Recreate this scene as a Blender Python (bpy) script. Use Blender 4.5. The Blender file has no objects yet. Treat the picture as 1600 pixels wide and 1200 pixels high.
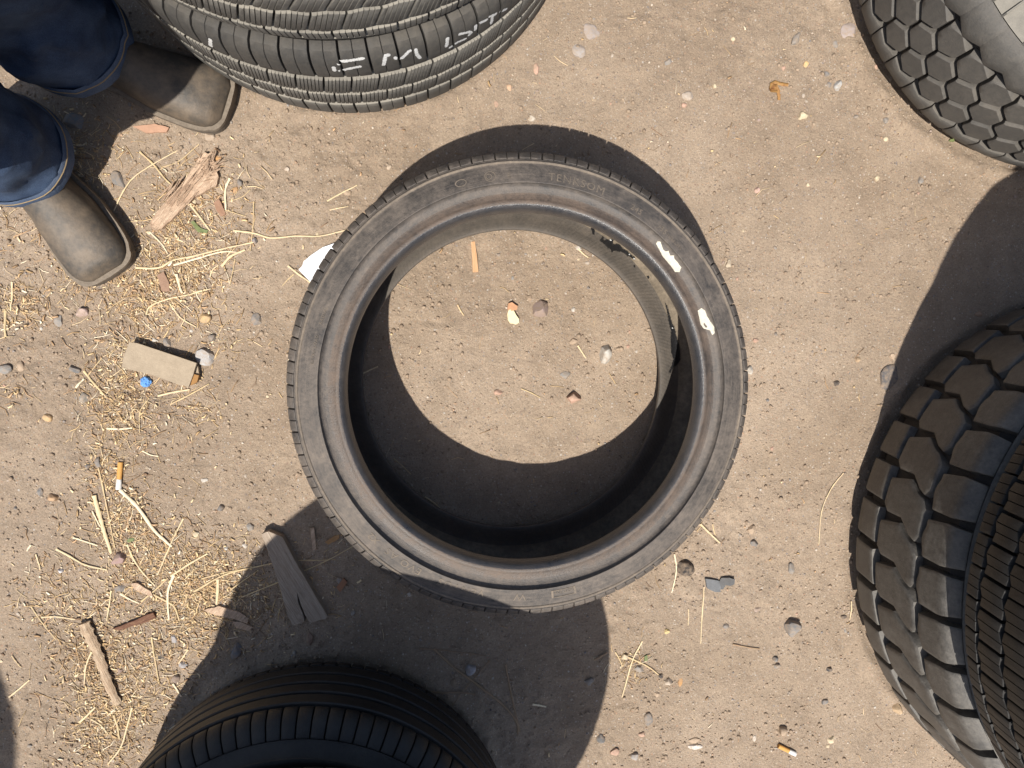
import bpy, bmesh, math, random
import numpy as np
from mathutils import Matrix, Vector
random.seed(7); RS = np.random.RandomState(7)
S = bpy.context.scene; COL = S.collection
pi = math.pi
# ---------------------------------------------------------------- camera, world, sun, exposure
FPX = 1110.0; HC = 1.24
def _cam():
    d = np.array([(707-800)/FPX, -(514-600)/FPX, -1.0]); Z = -d/np.linalg.norm(d)
    X = np.array([1., 0, 0]); X -= X@Z*Z; X /= np.linalg.norm(X); Y = np.cross(Z, X)
    return np.array([X, Y, Z])
CM = _cam()
cam = bpy.data.cameras.new('camera'); camo = bpy.data.objects.new('camera', cam); COL.objects.link(camo)
cam.sensor_width = 36; cam.lens = 36*FPX/1600; cam.clip_start = .01; cam.clip_end = 2000
camo.matrix_world = Matrix.Translation((0, 0, HC)) @ Matrix(CM.tolist()).to_4x4()
S.camera = camo
def at(px, py, z=0.0):
    c = np.array([(px-800)/FPX, -(py-600)/FPX, -1.0]); w = CM@c
    t = (z-HC)/w[2]; return w[0]*t, w[1]*t
SUNV = Vector((-.19, -.47, 1)).normalized()
SUN_EL = math.asin(SUNV.z); SUN_ROT = math.atan2(SUNV.x, SUNV.y) % (2*pi)
world = bpy.data.worlds.new('World'); S.world = world; world.use_nodes = True
wn = world.node_tree; bg = wn.nodes['Background']
sky = wn.nodes.new('ShaderNodeTexSky'); sky.sky_type = 'NISHITA'; sky.sun_disc = False
sky.sun_elevation = SUN_EL; sky.sun_rotation = SUN_ROT; sky.dust_density = 2.0; sky.air_density = 1.0
wn.links.new(sky.outputs[0], bg.inputs[0]); bg.inputs[1].default_value = .085
sl = bpy.data.lights.new('sun', 'SUN'); sl.energy = 4.3; sl.angle = math.radians(.53); sl.color = (1, .945, .87)
so = bpy.data.objects.new('sun', sl); COL.objects.link(so); so.rotation_euler = SUNV.to_track_quat('Z', 'Y').to_euler()
S.view_settings.view_transform = 'Standard'; S.view_settings.look = 'None'
S.view_settings.exposure = 0.48; S.view_settings.gamma = 1; S.view_settings.use_curve_mapping = False
S.cycles.max_bounces = 8

# ---------------------------------------------------------------- helpers
def tag(o, label=None, cat=None, group=None, kind=None):
    if label: o['label'] = label
    if cat: o['category'] = cat
    if group: o['group'] = group
    if kind: o['kind'] = kind
    return o
def link(name, me, parent=None):
    o = bpy.data.objects.new(name, me); COL.objects.link(o)
    if parent: o.parent = parent
    return o
def empty(name, loc, rz=0):
    o = link(name, None); o.location = loc; o.rotation_euler.z = rz; o.empty_display_size = .05; return o
def mesh(name, V, F, mat, smooth=True, sharp=None):
    me = bpy.data.meshes.new(name); me.from_pydata([tuple(v) for v in V], [], F)
    if mat: me.materials.append(mat)
    if smooth:
        me.shade_smooth()
        if sharp: me.set_sharp_from_angle(angle=math.radians(sharp))
    return me
def fast_mesh(name, V, F, mat, k, cols=None, smooth=True):
    """V (n,3) F (m,k) numpy"""
    me = bpy.data.meshes.new(name); me.vertices.add(len(V)); me.vertices.foreach_set('co', V.astype(np.float32).ravel())
    me.loops.add(F.size); me.loops.foreach_set('vertex_index', F.astype(np.int32).ravel())
    me.polygons.add(len(F)); me.polygons.foreach_set('loop_start', np.arange(0, F.size, k, dtype=np.int32))
    me.update(calc_edges=True); me.validate()
    if cols is not None:
        a = me.color_attributes.new('Col', 'FLOAT_COLOR', 'POINT')
        a.data.foreach_set('color', np.c_[cols, np.ones(len(cols))].astype(np.float32).ravel())
    if smooth: me.shade_smooth()
    me.materials.append(mat); return me
def cp(o, rz, parent):
    c = o.copy(); COL.objects.link(c); c.parent = parent; c.rotation_euler.z = rz; return c

_lat = RS.rand(256, 256)
def vnoise(x, y, wl, seed=0):
    x = np.asarray(x, float)/wl + 37.3*seed+500; y = np.asarray(y, float)/wl+91.7*seed+500
    xi = np.floor(x).astype(int); yi = np.floor(y).astype(int); fx = x-xi; fy = y-yi
    fx = fx*fx*(3-2*fx); fy = fy*fy*(3-2*fy)
    a = _lat[xi % 256, yi % 256]; b = _lat[(xi+1) % 256, yi % 256]; c = _lat[xi % 256, (yi+1) % 256]; d = _lat[(xi+1) % 256, (yi+1) % 256]
    return (a*(1-fx)+b*fx)*(1-fy)+(c*(1-fx)+d*fx)*fy-.5
def gh(x, y):
    rough = np.clip(.55+1.8*vnoise(x, y, .33, 9)-.35*np.clip((np.asarray(x)+0*np.asarray(y))*1.2, -1, .8), .25, 1.25)
    h = .010*vnoise(x, y, .31, 1)+.0055*vnoise(x, y, .11, 2)
    h = h+rough*(.0050*vnoise(x, y, .045, 3)+.0038*vnoise(x, y, .021, 4)+.0026*vnoise(x, y, .011, 5)+.0018*vnoise(x, y, .0062, 6))
    lump = np.clip(vnoise(x, y, .016, 14)-.22, 0, 1)*.010*rough+np.clip(-vnoise(x, y, .022, 15)-.27, 0, 1)*-.012*rough
    r = np.hypot(np.asarray(x)-.104, np.asarray(y)+.088)
    berm = 0
    for cx, cy, R in ((.104, -.088, .338), (-.170, .722, .368), (1.192, -.398, .470), (1.066, .672, .396), (-.232, -.892, .318)):
        q = np.hypot(np.asarray(x)-cx, np.asarray(y)-cy)-R; berm = berm+np.exp(-(q/.013)**2)*(.0035+.012*np.clip(vnoise(x, y, .035, 17)+.15, 0, 1))
    return h*.85+lump+berm-.0045-.002*np.exp(-((r-.30)/.03)**2)

# ---------------------------------------------------------------- materials
def N(nt, t, **k):
    n = nt.nodes.new(t)
    for a, b in k.items():
        if a in ('op',): n.operation = b
        elif a.startswith('i'): n.inputs[int(a[1:])].default_value = b
        else: setattr(n, a, b)
    return n
def newmat(name, rough=.8, spec=.5):
    m = bpy.data.materials.new(name); m.use_nodes = True; nt = m.node_tree
    b = nt.nodes['Principled BSDF']; b.inputs['Roughness'].default_value = rough
    b.inputs['Specular IOR Level'].default_value = spec; return m, nt, b
def ramp(nt, fac, stops):
    r = nt.nodes.new('ShaderNodeValToRGB'); e = r.color_ramp.elements
    while len(e) < len(stops): e.new(.5)
    for el, (p, c) in zip(e, stops): el.position = p; el.color = (*c, 1) if len(c) == 3 else c
    nt.links.new(fac, r.inputs[0]); return r
def mixc(nt, fac, a, b, mode='MIX'):
    m = nt.nodes.new('ShaderNodeMix'); m.data_type = 'RGBA'; m.blend_type = mode
    for s, v in ((0, fac), (6, a), (7, b)):
        if hasattr(v, 'is_linked') or hasattr(v, 'links'): nt.links.new(v, m.inputs[s])
        else: m.inputs[s].default_value = v if s == 0 else (*v, 1)
    return m.outputs[2]
def pos(nt): return nt.nodes.new('ShaderNodeNewGeometry').outputs['Position']
def noise(nt, vec, scale, detail=3, rough=.6, dist=0):
    n = N(nt, 'ShaderNodeTexNoise'); n.inputs['Scale'].default_value = scale; n.inputs['Detail'].default_value = detail
    n.inputs['Roughness'].default_value = rough; n.inputs['Distortion'].default_value = dist
    nt.links.new(vec, n.inputs['Vector']); return n.outputs[0]
def bump(nt, b, h, dist, strength=1.0, prev=None):
    n = N(nt, 'ShaderNodeBump'); n.inputs['Distance'].default_value = dist; n.inputs['Strength'].default_value = strength
    nt.links.new(h, n.inputs['Height'])
    if prev: nt.links.new(prev, n.inputs['Normal'])
    nt.links.new(n.outputs[0], b.inputs['Normal']); return n.outputs[0]

def rubber(name, base=(.028, .028, .030), dust=(.20, .165, .125), amt=.35, rough=.55, dscale=9, up=.25, spec=.5, streak=0, ribs=0):
    m, nt, b = newmat(name, rough, spec); p = pos(nt)
    n1 = noise(nt, p, dscale, 5, .65); n2 = noise(nt, p, 140, 3, .7); n3 = noise(nt, p, 900, 2, .6)
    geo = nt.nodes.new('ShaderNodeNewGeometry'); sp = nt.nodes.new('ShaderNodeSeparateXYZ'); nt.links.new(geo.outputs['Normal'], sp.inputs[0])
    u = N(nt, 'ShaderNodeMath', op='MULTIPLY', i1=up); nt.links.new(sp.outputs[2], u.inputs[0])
    a = N(nt, 'ShaderNodeMath', op='MULTIPLY'); nt.links.new(n1, a.inputs[0]); nt.links.new(n2, a.inputs[1])
    a2 = N(nt, 'ShaderNodeMath', op='MULTIPLY_ADD', i1=2.6*amt, i2=-.12*amt); nt.links.new(a.outputs[0], a2.inputs[0])
    if streak:
        tc = nt.nodes.new('ShaderNodeTexCoord'); sx = nt.nodes.new('ShaderNodeSeparateXYZ'); nt.links.new(tc.outputs['Object'], sx.inputs[0])
        hy = N(nt, 'ShaderNodeMath', op='ARCTAN2'); nt.links.new(sx.outputs[1], hy.inputs[0]); nt.links.new(sx.outputs[0], hy.inputs[1])
        vl = N(nt, 'ShaderNodeVectorMath'); vl.operation = 'LENGTH'; mz = N(nt, 'ShaderNodeVectorMath'); mz.operation = 'MULTIPLY'; mz.inputs[1].default_value = (1, 1, 0)
        nt.links.new(tc.outputs['Object'], mz.inputs[0]); nt.links.new(mz.outputs[0], vl.inputs[0])
        cx = nt.nodes.new('ShaderNodeCombineXYZ'); rm = N(nt, 'ShaderNodeMath', op='MULTIPLY', i1=330); nt.links.new(vl.outputs['Value'], rm.inputs[0]); am = N(nt, 'ShaderNodeMath', op='MULTIPLY', i1=5); nt.links.new(hy.outputs[0], am.inputs[0])
        nt.links.new(rm.outputs[0], cx.inputs[0]); nt.links.new(am.outputs[0], cx.inputs[1])
        cn = noise(nt, cx.outputs[0], 1.0, 4, .7, .5); ca = N(nt, 'ShaderNodeMath', op='MULTIPLY_ADD', i1=streak, i2=-.5*streak); nt.links.new(cn, ca.inputs[0])
        bl = noise(nt, p, 26, 4, .7, .4); cb = N(nt, 'ShaderNodeMath', op='MULTIPLY_ADD', i1=streak*1.6, i2=-.8*streak); nt.links.new(bl, cb.inputs[0])
        s1 = N(nt, 'ShaderNodeMath', op='ADD'); nt.links.new(ca.outputs[0], s1.inputs[0]); nt.links.new(cb.outputs[0], s1.inputs[1])
        s2 = N(nt, 'ShaderNodeMath', op='ADD'); nt.links.new(s1.outputs[0], s2.inputs[0]); nt.links.new(a2.outputs[0], s2.inputs[1]); a2 = s2
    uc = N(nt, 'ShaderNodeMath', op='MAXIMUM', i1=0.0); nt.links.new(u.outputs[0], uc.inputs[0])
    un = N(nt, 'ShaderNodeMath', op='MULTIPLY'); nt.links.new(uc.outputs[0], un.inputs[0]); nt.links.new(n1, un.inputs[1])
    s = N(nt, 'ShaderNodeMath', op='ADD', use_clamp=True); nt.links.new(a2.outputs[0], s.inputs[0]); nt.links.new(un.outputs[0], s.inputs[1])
    base2 = mixc(nt, n3, tuple(c*.7 for c in base), tuple(c*1.3 for c in base))
    c = mixc(nt, s.outputs[0], base2, dust); nt.links.new(c, b.inputs['Base Color'])
    r = N(nt, 'ShaderNodeMath', op='MULTIPLY_ADD', i1=.5, i2=rough, use_clamp=True); nt.links.new(s.outputs[0], r.inputs[0]); nt.links.new(r.outputs[0], b.inputs['Roughness'])
    h = noise(nt, p, 420, 4, .7); b1_ = bump(nt, b, h, .0009, .8)
    if ribs:
        wv = N(nt, 'ShaderNodeMath', op='MULTIPLY_ADD', i1=ribs); nt.links.new(hy.outputs[0], wv.inputs[0]); wr = N(nt, 'ShaderNodeMath', op='MULTIPLY', i1=1.6); nt.links.new(rm.outputs[0], wr.inputs[0]); nt.links.new(wr.outputs[0], wv.inputs[2])
        sn = N(nt, 'ShaderNodeMath', op='SINE'); nt.links.new(wv.outputs[0], sn.inputs[0]); bump(nt, b, sn.outputs[0], .0002, .45, b1_)
    return m
R_side = rubber('worn sidewall rubber', (.038, .036, .035), (.25, .205, .165), .52, .50, 9, .10, .6, .55)
R_bead = rubber('bead rubber', (.026, .027, .031), (.22, .18, .14), .18, .27, 5, .04, .75, .22)
R_tread = rubber('tread rubber', (.032, .033, .034), (.19, .165, .13), .30, .62, 12, .30)
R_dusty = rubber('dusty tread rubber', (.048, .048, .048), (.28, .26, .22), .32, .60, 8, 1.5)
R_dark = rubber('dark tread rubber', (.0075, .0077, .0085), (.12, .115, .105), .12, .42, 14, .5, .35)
R_grey = rubber('grey block rubber', (.050, .051, .051), (.25, .22, .18), .30, .55, 10, .4)
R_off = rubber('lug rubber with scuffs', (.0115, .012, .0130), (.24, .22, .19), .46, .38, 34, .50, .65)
R_inner = rubber('dusty inner liner', (.075, .062, .047), (.27, .22, .16), .9, .8, 20, .25)
R_liner = rubber('grey inner bead liner', (.066, .060, .053), (.20, .165, .13), .45, .62, 10, .1, .4, .35, 260)
R_flange = rubber('brown rim seat rubber', (.042, .035, .030), (.22, .155, .11), .46, .40, 6, .05, .6, .45)
R_tear = rubber('torn black liner', (.012, .012, .013), (.08, .08, .08), .1, .28, 60, 0)
R_letter = rubber('raised letter rubber', (.085, .075, .064), (.29, .235, .18), .8, .7, 20, .1)
R_base = rubber('groove rubber', (.013, .013, .014), (.12, .10, .08), .25, .7, 10, .25)
def plain(name, c1, c2, scale=60, rough=.85, bd=.0005, bscale=None, spec=.3):
    m, nt, b = newmat(name, rough, spec); p = pos(nt)
    nt.links.new(mixc(nt, ramp(nt, noise(nt, p, scale, 4, .7), [(.3, (0, 0, 0)), (.7, (1, 1, 1))]).outputs[0], c1, c2), b.inputs['Base Color'])
    bump(nt, b, noise(nt, p, bscale or scale*4, 3, .6), bd); return m
M_paint = plain('tyre marker paint', (.68, .64, .52), (.52, .49, .40), 200, .6)
M_chalk = plain('white crayon', (.78, .78, .76), (.45, .45, .44), 500, .8)
M_paper = plain('white paper', (.84, .85, .88), (.80, .82, .86), 20, .7, .0002)
M_card = plain('weathered cardboard', (.40, .325, .235), (.33, .265, .19), 90, .9, .0006)
M_cardin = plain('cardboard core', (.38, .21, .08), (.30, .16, .06), 90, .9)
M_cap = plain('blue plastic', (.10, .27, .62), (.16, .36, .72), 200, .5, .0006)
M_butt = plain('filter paper', (.62, .34, .10), (.55, .28, .08), 300, .7, .0002)
M_cig = plain('cigarette paper', (.75, .74, .70), (.55, .53, .5), 200, .8, .0002)
M_leafg = plain('green leaf', (.11, .15, .055), (.20, .22, .09), 100, .6)
M_rust = plain('brown curled leaf', (.20, .075, .03), (.40, .24, .08), 120, .6, .0006)
M_soil = plain('soil crumb', (.30, .22, .15), (.21, .15, .10), 40, .95, .0006)
def colmat(name, rough, bd, dirt=0):
    m, nt, b = newmat(name, rough, .35); a = nt.nodes.new('ShaderNodeVertexColor'); a.layer_name = 'Col'; p = pos(nt)
    nt.links.new(mixc(nt, noise(nt, p, 260, 4, .75), a.outputs[0], (1.3, 1.3, 1.3), 'MULTIPLY') if not dirt else mixc(nt, ramp(nt, noise(nt, p, 130, 4, .7), [(.36, (0, 0, 0)), (.66, (dirt, dirt, dirt))]).outputs[0], a.outputs[0], (.35, .26, .18)), b.inputs['Base Color'])
    bump(nt, b, noise(nt, p, 500, 3, .7), bd); return m
M_col = colmat('gravel stone', .8, .0007, .75)
M_straw = colmat('dry straw', .6, .0002)
def fibre(name, c1, c2, c3, direction, sc=260, stretch=.06, bd=.0012, mul=3.2):
    sc *= mul; bd *= 1.6
    m, nt, b = newmat(name, .85, .25); tc = nt.nodes.new('ShaderNodeTexCoord'); mp = nt.nodes.new('ShaderNodeMapping')
    mp.vector_type = 'TEXTURE'; mp.inputs['Rotation'].default_value = (0, 0, direction); mp.inputs['Scale'].default_value = (1/stretch, 1, 1)
    nt.links.new(tc.outputs['Object'], mp.inputs[0])
    n = noise(nt, mp.outputs[0], sc, 5, .7, .3); r = ramp(nt, n, [(.32, c1), (.5, c2), (.68, c3)])
    nt.links.new(r.outputs[0], b.inputs['Base Color']); bump(nt, b, n, bd); return m
def ground_mat():
    m, nt, b = newmat('dry packed dirt', .93, .2); p = pos(nt); L = nt.links.new
    big = noise(nt, p, 2.6, 4, .6); mid = noise(nt, p, 22, 5, .7); fine = noise(nt, p, 320, 4, .75)
    c = mixc(nt, ramp(nt, big, [(.35, (0, 0, 0)), (.65, (1, 1, 1))]).outputs[0], (.345, .263, .188), (.450, .352, .262))
    c = mixc(nt, ramp(nt, mid, [(.36, (.78, .78, .78)), (.6, (1.1, 1.1, 1.1))]).outputs[0], (0, 0, 0), c) if 0 else \
        mixc(nt, 1.0, c, ramp(nt, mid, [(.33, (.86, .86, .86)), (.5, (.98, .98, .98)), (.7, (1.09, 1.09, 1.08))]).outputs[0], 'MULTIPLY')
    c = mixc(nt, 1.0, c, ramp(nt, fine, [(.25, (.66, .65, .64)), (.5, (1, 1, 1)), (.8, (1.30, 1.29, 1.27))]).outputs[0], 'MULTIPLY')
    # mineral specks of several colours
    for sc, th, stops in ((300, .30, [(0, (.62, .52, .40)), (.35, (.30, .27, .25)), (.6, (.5, .30, .18)), (.8, (.14, .12, .11)), (1, (.70, .66, .58))]),
                          (130, .23, [(0, (.26, .24, .24)), (.3, (.52, .42, .31)), (.55, (.20, .17, .15)), (.8, (.48, .30, .20)), (1, (.60, .56, .50))])):
        v = N(nt, 'ShaderNodeTexVoronoi'); v.inputs['Scale'].default_value = sc; L(p, v.inputs['Vector'])
        sepc = nt.nodes.new('ShaderNodeSeparateColor'); L(v.outputs['Color'], sepc.inputs[0])
        lt = N(nt, 'ShaderNodeMath', op='LESS_THAN', i1=th); L(v.outputs['Distance'], lt.inputs[0])
        gt = N(nt, 'ShaderNodeMath', op='GREATER_THAN', i1=.60); L(sepc.outputs[1], gt.inputs[0])
        mu = N(nt, 'ShaderNodeMath', op='MULTIPLY'); L(lt.outputs[0], mu.inputs[0]); L(gt.outputs[0], mu.inputs[1])
        m2 = N(nt, 'ShaderNodeMath', op='MULTIPLY', i1=.8); L(mu.outputs[0], m2.inputs[0])
        cr = ramp(nt, sepc.outputs[0], stops); c = mixc(nt, m2.outputs[0], c, cr.outputs[0])
    L(c, b.inputs['Base Color'])
    n1 = bump(nt, b, noise(nt, p, 170, 6, .78), .0046, 1.0)
    bump(nt, b, noise(nt, p, 700, 3, .7), .0010, .8, n1)
    return m
M_ground = ground_mat()

# ---------------------------------------------------------------- ground
def axis(a, b, step):
    core = list(np.arange(a, b+step/2, step)); hi = []; lo = []; s = step; v = core[-1]; w = core[0]
    while v < 60: s *= 1.22; v += s; w -= s; hi.append(v); lo.append(w)
    return np.array(lo[::-1]+core+hi)
gx = axis(-.90, 1.16, .0029); gy = axis(-.90, .66, .0029)
GX, GY = np.meshgrid(gx, gy, indexing='ij'); GZ = gh(GX, GY)
nx, ny = GX.shape; I = np.arange(nx*ny).reshape(nx, ny)
Fq = np.stack([I[:-1, :-1], I[1:, :-1], I[1:, 1:], I[:-1, 1:]], -1).reshape(-1, 4)
g = link('ground', fast_mesh('ground', np.stack([GX, GY, GZ], -1).reshape(-1, 3), Fq, M_ground, 4))
tag(g, kind='structure')

# ---------------------------------------------------------------- tyres
def spline(P, n=6):
    P = [np.array(p, float) for p in P]; out = []
    for i in range(len(P)-1):
        p0 = P[max(i-1, 0)]; p1 = P[i]; p2 = P[i+1]; p3 = P[min(i+2, len(P)-1)]
        l = np.linalg.norm(p2-p1)
        m1 = (p2-p0)/max(np.linalg.norm(p2-p0), 1e-9)*l; m2 = (p3-p1)/max(np.linalg.norm(p3-p1), 1e-9)*l
        for k in range(n):
            t = k/n; out.append((2*t**3-3*t*t+1)*p1+(t**3-2*t*t+t)*m1+(-2*t**3+3*t*t)*p2+(t**3-t*t)*m2)
    out.append(P[-1]); return np.array(out)
def lathe(name, prof, mat, parent, seg=192, sharp=None, warp=None):
    a = np.linspace(0, 2*pi, seg, endpoint=False); n = len(prof)
    r = prof[:, 0][None, :]; z = np.repeat(prof[:, 1][None, :], seg, 0)
    R = np.repeat(r, seg, 0); A = np.repeat(a[:, None], n, 1)
    if warp: R, z = warp(R, z, A)
    V = np.stack([R*np.cos(A), R*np.sin(A), z], -1).reshape(-1, 3); J = np.arange(seg*n).reshape(seg, n); K = np.roll(J, -1, 0)
    F = np.stack([J[:, :-1], K[:, :-1], K[:, 1:], J[:, 1:]], -1).reshape(-1, 4)
    me = fast_mesh(name, V, F, mat, 4)
    if sharp: me.set_sharp_from_angle(angle=math.radians(sharp))
    return link(name, me, parent)

def inpoly(x, y, P):
    c = False; j = len(P)-1
    for i in range(len(P)):
        if (P[i][1] > y) != (P[j][1] > y) and x < (P[j][0]-P[i][0])*(y-P[i][1])/(P[j][1]-P[i][1])+P[i][0]: c = not c
        j = i
    return c
class Tyre:
    """profile in (r, z) relative to the tyre's mid plane; z0 = height of its underside"""
    def __init__(s, name, label, cx, cy, z0, R, w, rb, vs, crown=.006, sh=.03, outer=None, inner=None, depth=.009, mats=None, seg=192, group=None, tilt=(0, 0), step=None, bead_n=None, lin=.30, flange=None):
        s.R = R; s.depth = depth; s.w = w; s.cx = cx; s.cy = cy
        if outer is None:
            outer = [(R, 0), (R-crown*.25, vs*.4), (R-crown, vs*.78), (R-crown-sh*.35, vs*.93), (R-crown-sh, vs*1.03), (R-.06, w*.94), ((R+rb)/2+.01, w),
                     (rb+.055, w*.97), (rb+.035, w*.90), (rb+.02, w*.82), (rb+.008, w*.80), (rb, w*.74)]
            inner = [(rb, w*.74), (rb+.001, w*.66), (rb+.015, w*.66), (rb+.05, w*.84), ((R+rb)/2, w-.016), (R-.06, w-.032), (R-.034, vs*.86), (R-.024, vs*.5), (R-.022, 0)]
        s.up = spline(outer); s.inn = spline(inner)
        d = np.r_[0, np.cumsum(np.hypot(*np.diff(s.up, axis=0).T))]; s.arc = d; s.vs = vs
        s.zc = z0+w; s.o = empty(name, (cx, cy, z0)); s.o.rotation_euler = (tilt[0], tilt[1], 0); tag(s.o, label, 'tyre', group)
        s.dz = w; m = mats or {}
        s.m = dict(side=R_side, bead=R_bead, tread=R_tread, base=R_base, inner=R_inner, liner=R_liner, flange=R_flange); s.m.update(m)
        iv = np.searchsorted(d, s.v_end()); base = s.curve(-s.vE+.0005, s.vE-.0005, 40, depth)
        e1 = s.pr(s.vE, 0); e0 = s.pr(-s.vE, 0)
        base = np.vstack([[e0], base, [e1]])
        s.part('tread_base', base, s.m['base'], sharp=35)
        ib = bead_n or int(len(s.up)*.72)
        up = np.vstack([[e1], s.up[iv:ib+1]]); bd = s.up[ib:]; fl_ = None
        if flange: fl_ = s.up[flange[0]:flange[1]+1]; bd = s.up[flange[1]:]
        li = max(2, int(len(s.inn)*lin))
        for sg in (1, -1):
            f = np.array([1, sg])
            s.sidew = s.part('sidewall', up*f if sg == 1 else (up*f)[::-1], s.m['side'], sharp=40)
            if fl_ is not None: s.part('rim_seat', fl_*f if sg == 1 else (fl_*f)[::-1], s.m['flange'])
            bb = np.vstack([bd, s.inn[1:5]])
            s.part('bead', bb*f if sg == 1 else (bb*f)[::-1], s.m['bead'])
            lm = s.inn[4:li+1]
            if len(lm) > 1: s.part('bead_liner', lm*f if sg == 1 else (lm*f)[::-1], s.m['liner'])
        full = np.vstack([s.inn[li:], (s.inn[li:]*np.array([1, -1]))[::-1][1:]])
        s.part('inner_liner', full, s.m['inner'])
    def v_end(s):
        i = np.argmin(np.abs(s.up[:, 1]-s.vs*1.06) + (s.up[:, 0] < s.R-.08)*9); s.vE = s.arc[i]; return s.vE
    def part(s, n, P, m, sharp=None):
        o = lathe(n, P, m, s.o, sharp=sharp); o.location.z = s.dz; return o
    def pr(s, v, dep):
        a = abs(v); r = np.interp(a, s.arc, s.up[:, 0]); z = np.interp(a, s.arc, s.up[:, 1])
        e = .002; dr = np.interp(a+e, s.arc, s.up[:, 0])-np.interp(max(a-e, 0), s.arc, s.up[:, 0]); dz = np.interp(a+e, s.arc, s.up[:, 1])-np.interp(max(a-e, 0), s.arc, s.up[:, 1])
        l = math.hypot(dr, dz) or 1; nr, nz = dz/l, -dr/l
        if a < .003: nr, nz = 1, 0
        return np.array([r-nr*dep, (z-nz*dep)*(1 if v >= 0 else -1)])
    def curve(s, v0, v1, n, dep): return np.array([s.pr(v, dep) for v in np.linspace(v0, v1, n)])
    def pt(s, u, v, dep):
        r, z = s.pr(v, dep); a = u/s.R; return (r*math.cos(a), r*math.sin(a), z)
    def rib(s, v0, v1, mat=None, bev=.0018, name='tread_rib', zig=0, pitch=0, dz=0):
        n = max(3, int(abs(v1-v0)/.006)+2); P = [s.pr(v0, s.depth+.001), s.pr(v0, bev)]+[s.pr(v, 0) for v in np.linspace(v0+bev, v1-bev, n)]+[s.pr(v1, bev), s.pr(v1, s.depth+.001)]
        return s.part(name, np.array(P), mat or s.m['tread'], sharp=38)
    def block(s, v0, v1, uL, uR, gap, bev=.0022, nu=5, nv=4, sub=1, sgap=.0012, mat=None, name='tread_block', taper=.0012):
        """v0/v1: lists of v along the block's length; uL/uR lists of u along its width"""
        V = []; F = []
        fv0 = lambda q: np.interp(q, np.linspace(0, 1, len(v0)), v0); fv1 = lambda q: np.interp(q, np.linspace(0, 1, len(v1)), v1)
        fl = lambda q: np.interp(q, np.linspace(0, 1, len(uL)), uL); fr = lambda q: np.interp(q, np.linspace(0, 1, len(uR)), uR)
        for k in range(sub):
            a = k/sub; b = (k+1)/sub; ss = list(np.linspace(a, b, nu)); b0 = len(V)
            lens = abs(fr(.5)-fl(.5)); eb = bev/max(lens, .001); tb = bev/max(abs(fv1(.5)-fv0(.5)), .001)
            ss = [a, a+eb]+ss[1:-1]+[b-eb, b]; tt = [0, tb]+list(np.linspace(0, 1, nv))[1:-1]+[1-tb, 1]
            ns, ntt = len(ss), len(tt)
            off = lambda q: gap/2*(-1 if q == 1 else 1) if q in (0, 1) else 0
            def P(i, j, dep, out=0):
                q, t = ss[i], tt[j]; L, Rr = fl(t)+gap/2, fr(t)-gap/2
                u = L+(Rr-L)*q; v = fv0(q)+(fv1(q)-fv0(q))*t
                if sub > 1 and i == 0 and k > 0: u += sgap/2
                if sub > 1 and i == ns-1 and k < sub-1: u -= sgap/2
                if out: u += out*(-1 if i == 0 else 1 if i == ns-1 else 0); v += out*(-1 if j == 0 else 1 if j == ntt-1 else 0)*(1 if True else 0)
                return s.pt(u, v, dep)
            for i in range(ns):
                for j in range(ntt):
                    e = (i in (0, ns-1))+(j in (0, ntt-1)); V.append(P(i, j, bev*(.0, .62, 1.1)[e]))
            for i in range(ns-1):
                for j in range(ntt-1): q = b0+i*ntt+j; F.append((q, q+ntt, q+ntt+1, q+1))
            ring = [(i, 0) for i in range(ns)]+[(ns-1, j) for j in range(1, ntt)]+[(i, ntt-1) for i in range(ns-2, -1, -1)]+[(0, j) for j in range(ntt-2, 0, -1)]
            b1 = len(V)
            for i, j in ring: V.append(P(i, j, s.depth+.001, taper))
            m = len(ring)
            for q in range(m):
                i, j = ring[q]; i2, j2 = ring[(q+1) % m]
                F.append((b0+i*ntt+j, b1+q, b1+(q+1) % m, b0+i2*ntt+j2))
        me = mesh(name, V, F, mat or s.m['tread'], True, 38); o = link(name, me, s.o); o.location.z = s.dz; return o
    def poly_row(s, n, phase, poly, shrink=.004, bev=.0022, taper=.002, mat=None, name='tread_block', cell=.009):
        """poly: outline as (u in pitches, v in metres)"""
        from mathutils.geometry import delaunay_2d_cdt
        p = 2*pi*s.R/n; Q = [(a*p, b) for a, b in poly]; R_ = []
        for i in range(len(Q)):
            a, b = Q[i], Q[(i+1) % len(Q)]; k = max(1, int(math.hypot(b[0]-a[0], b[1]-a[1])/cell+.5))
            R_ += [(a[0]+(b[0]-a[0])*t/k, a[1]+(b[1]-a[1])*t/k) for t in range(k)]
        ar = sum(R_[i][0]*R_[(i+1) % len(R_)][1]-R_[(i+1) % len(R_)][0]*R_[i][1] for i in range(len(R_)))
        if ar < 0: R_ = R_[::-1]
        def inset(L, d):
            o = []; m = len(L)
            for i in range(m):
                x0, y0 = L[i-1]; x1, y1 = L[i]; x2, y2 = L[(i+1) % m]; a = (x1-x0, y1-y0); b = (x2-x1, y2-y1); la = math.hypot(*a); lb = math.hypot(*b)
                nx_, ny_ = -(a[1]/la+b[1]/lb), a[0]/la+b[0]/lb; l = math.hypot(nx_, ny_); c = max(.5, l/2); o.append((x1+nx_/l*d/c, y1+ny_/l*d/c))
            return o
        L0 = inset(R_, shrink-taper); L1 = inset(R_, shrink); L2 = inset(R_, shrink+bev); L3 = inset(R_, shrink+bev*2.2); m = len(R_)
        V = [s.pt(u, v, s.depth+.001) for u, v in L0]+[s.pt(u, v, bev) for u, v in L1]+[s.pt(u, v, bev*.28) for u, v in L2]; F = []
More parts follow.
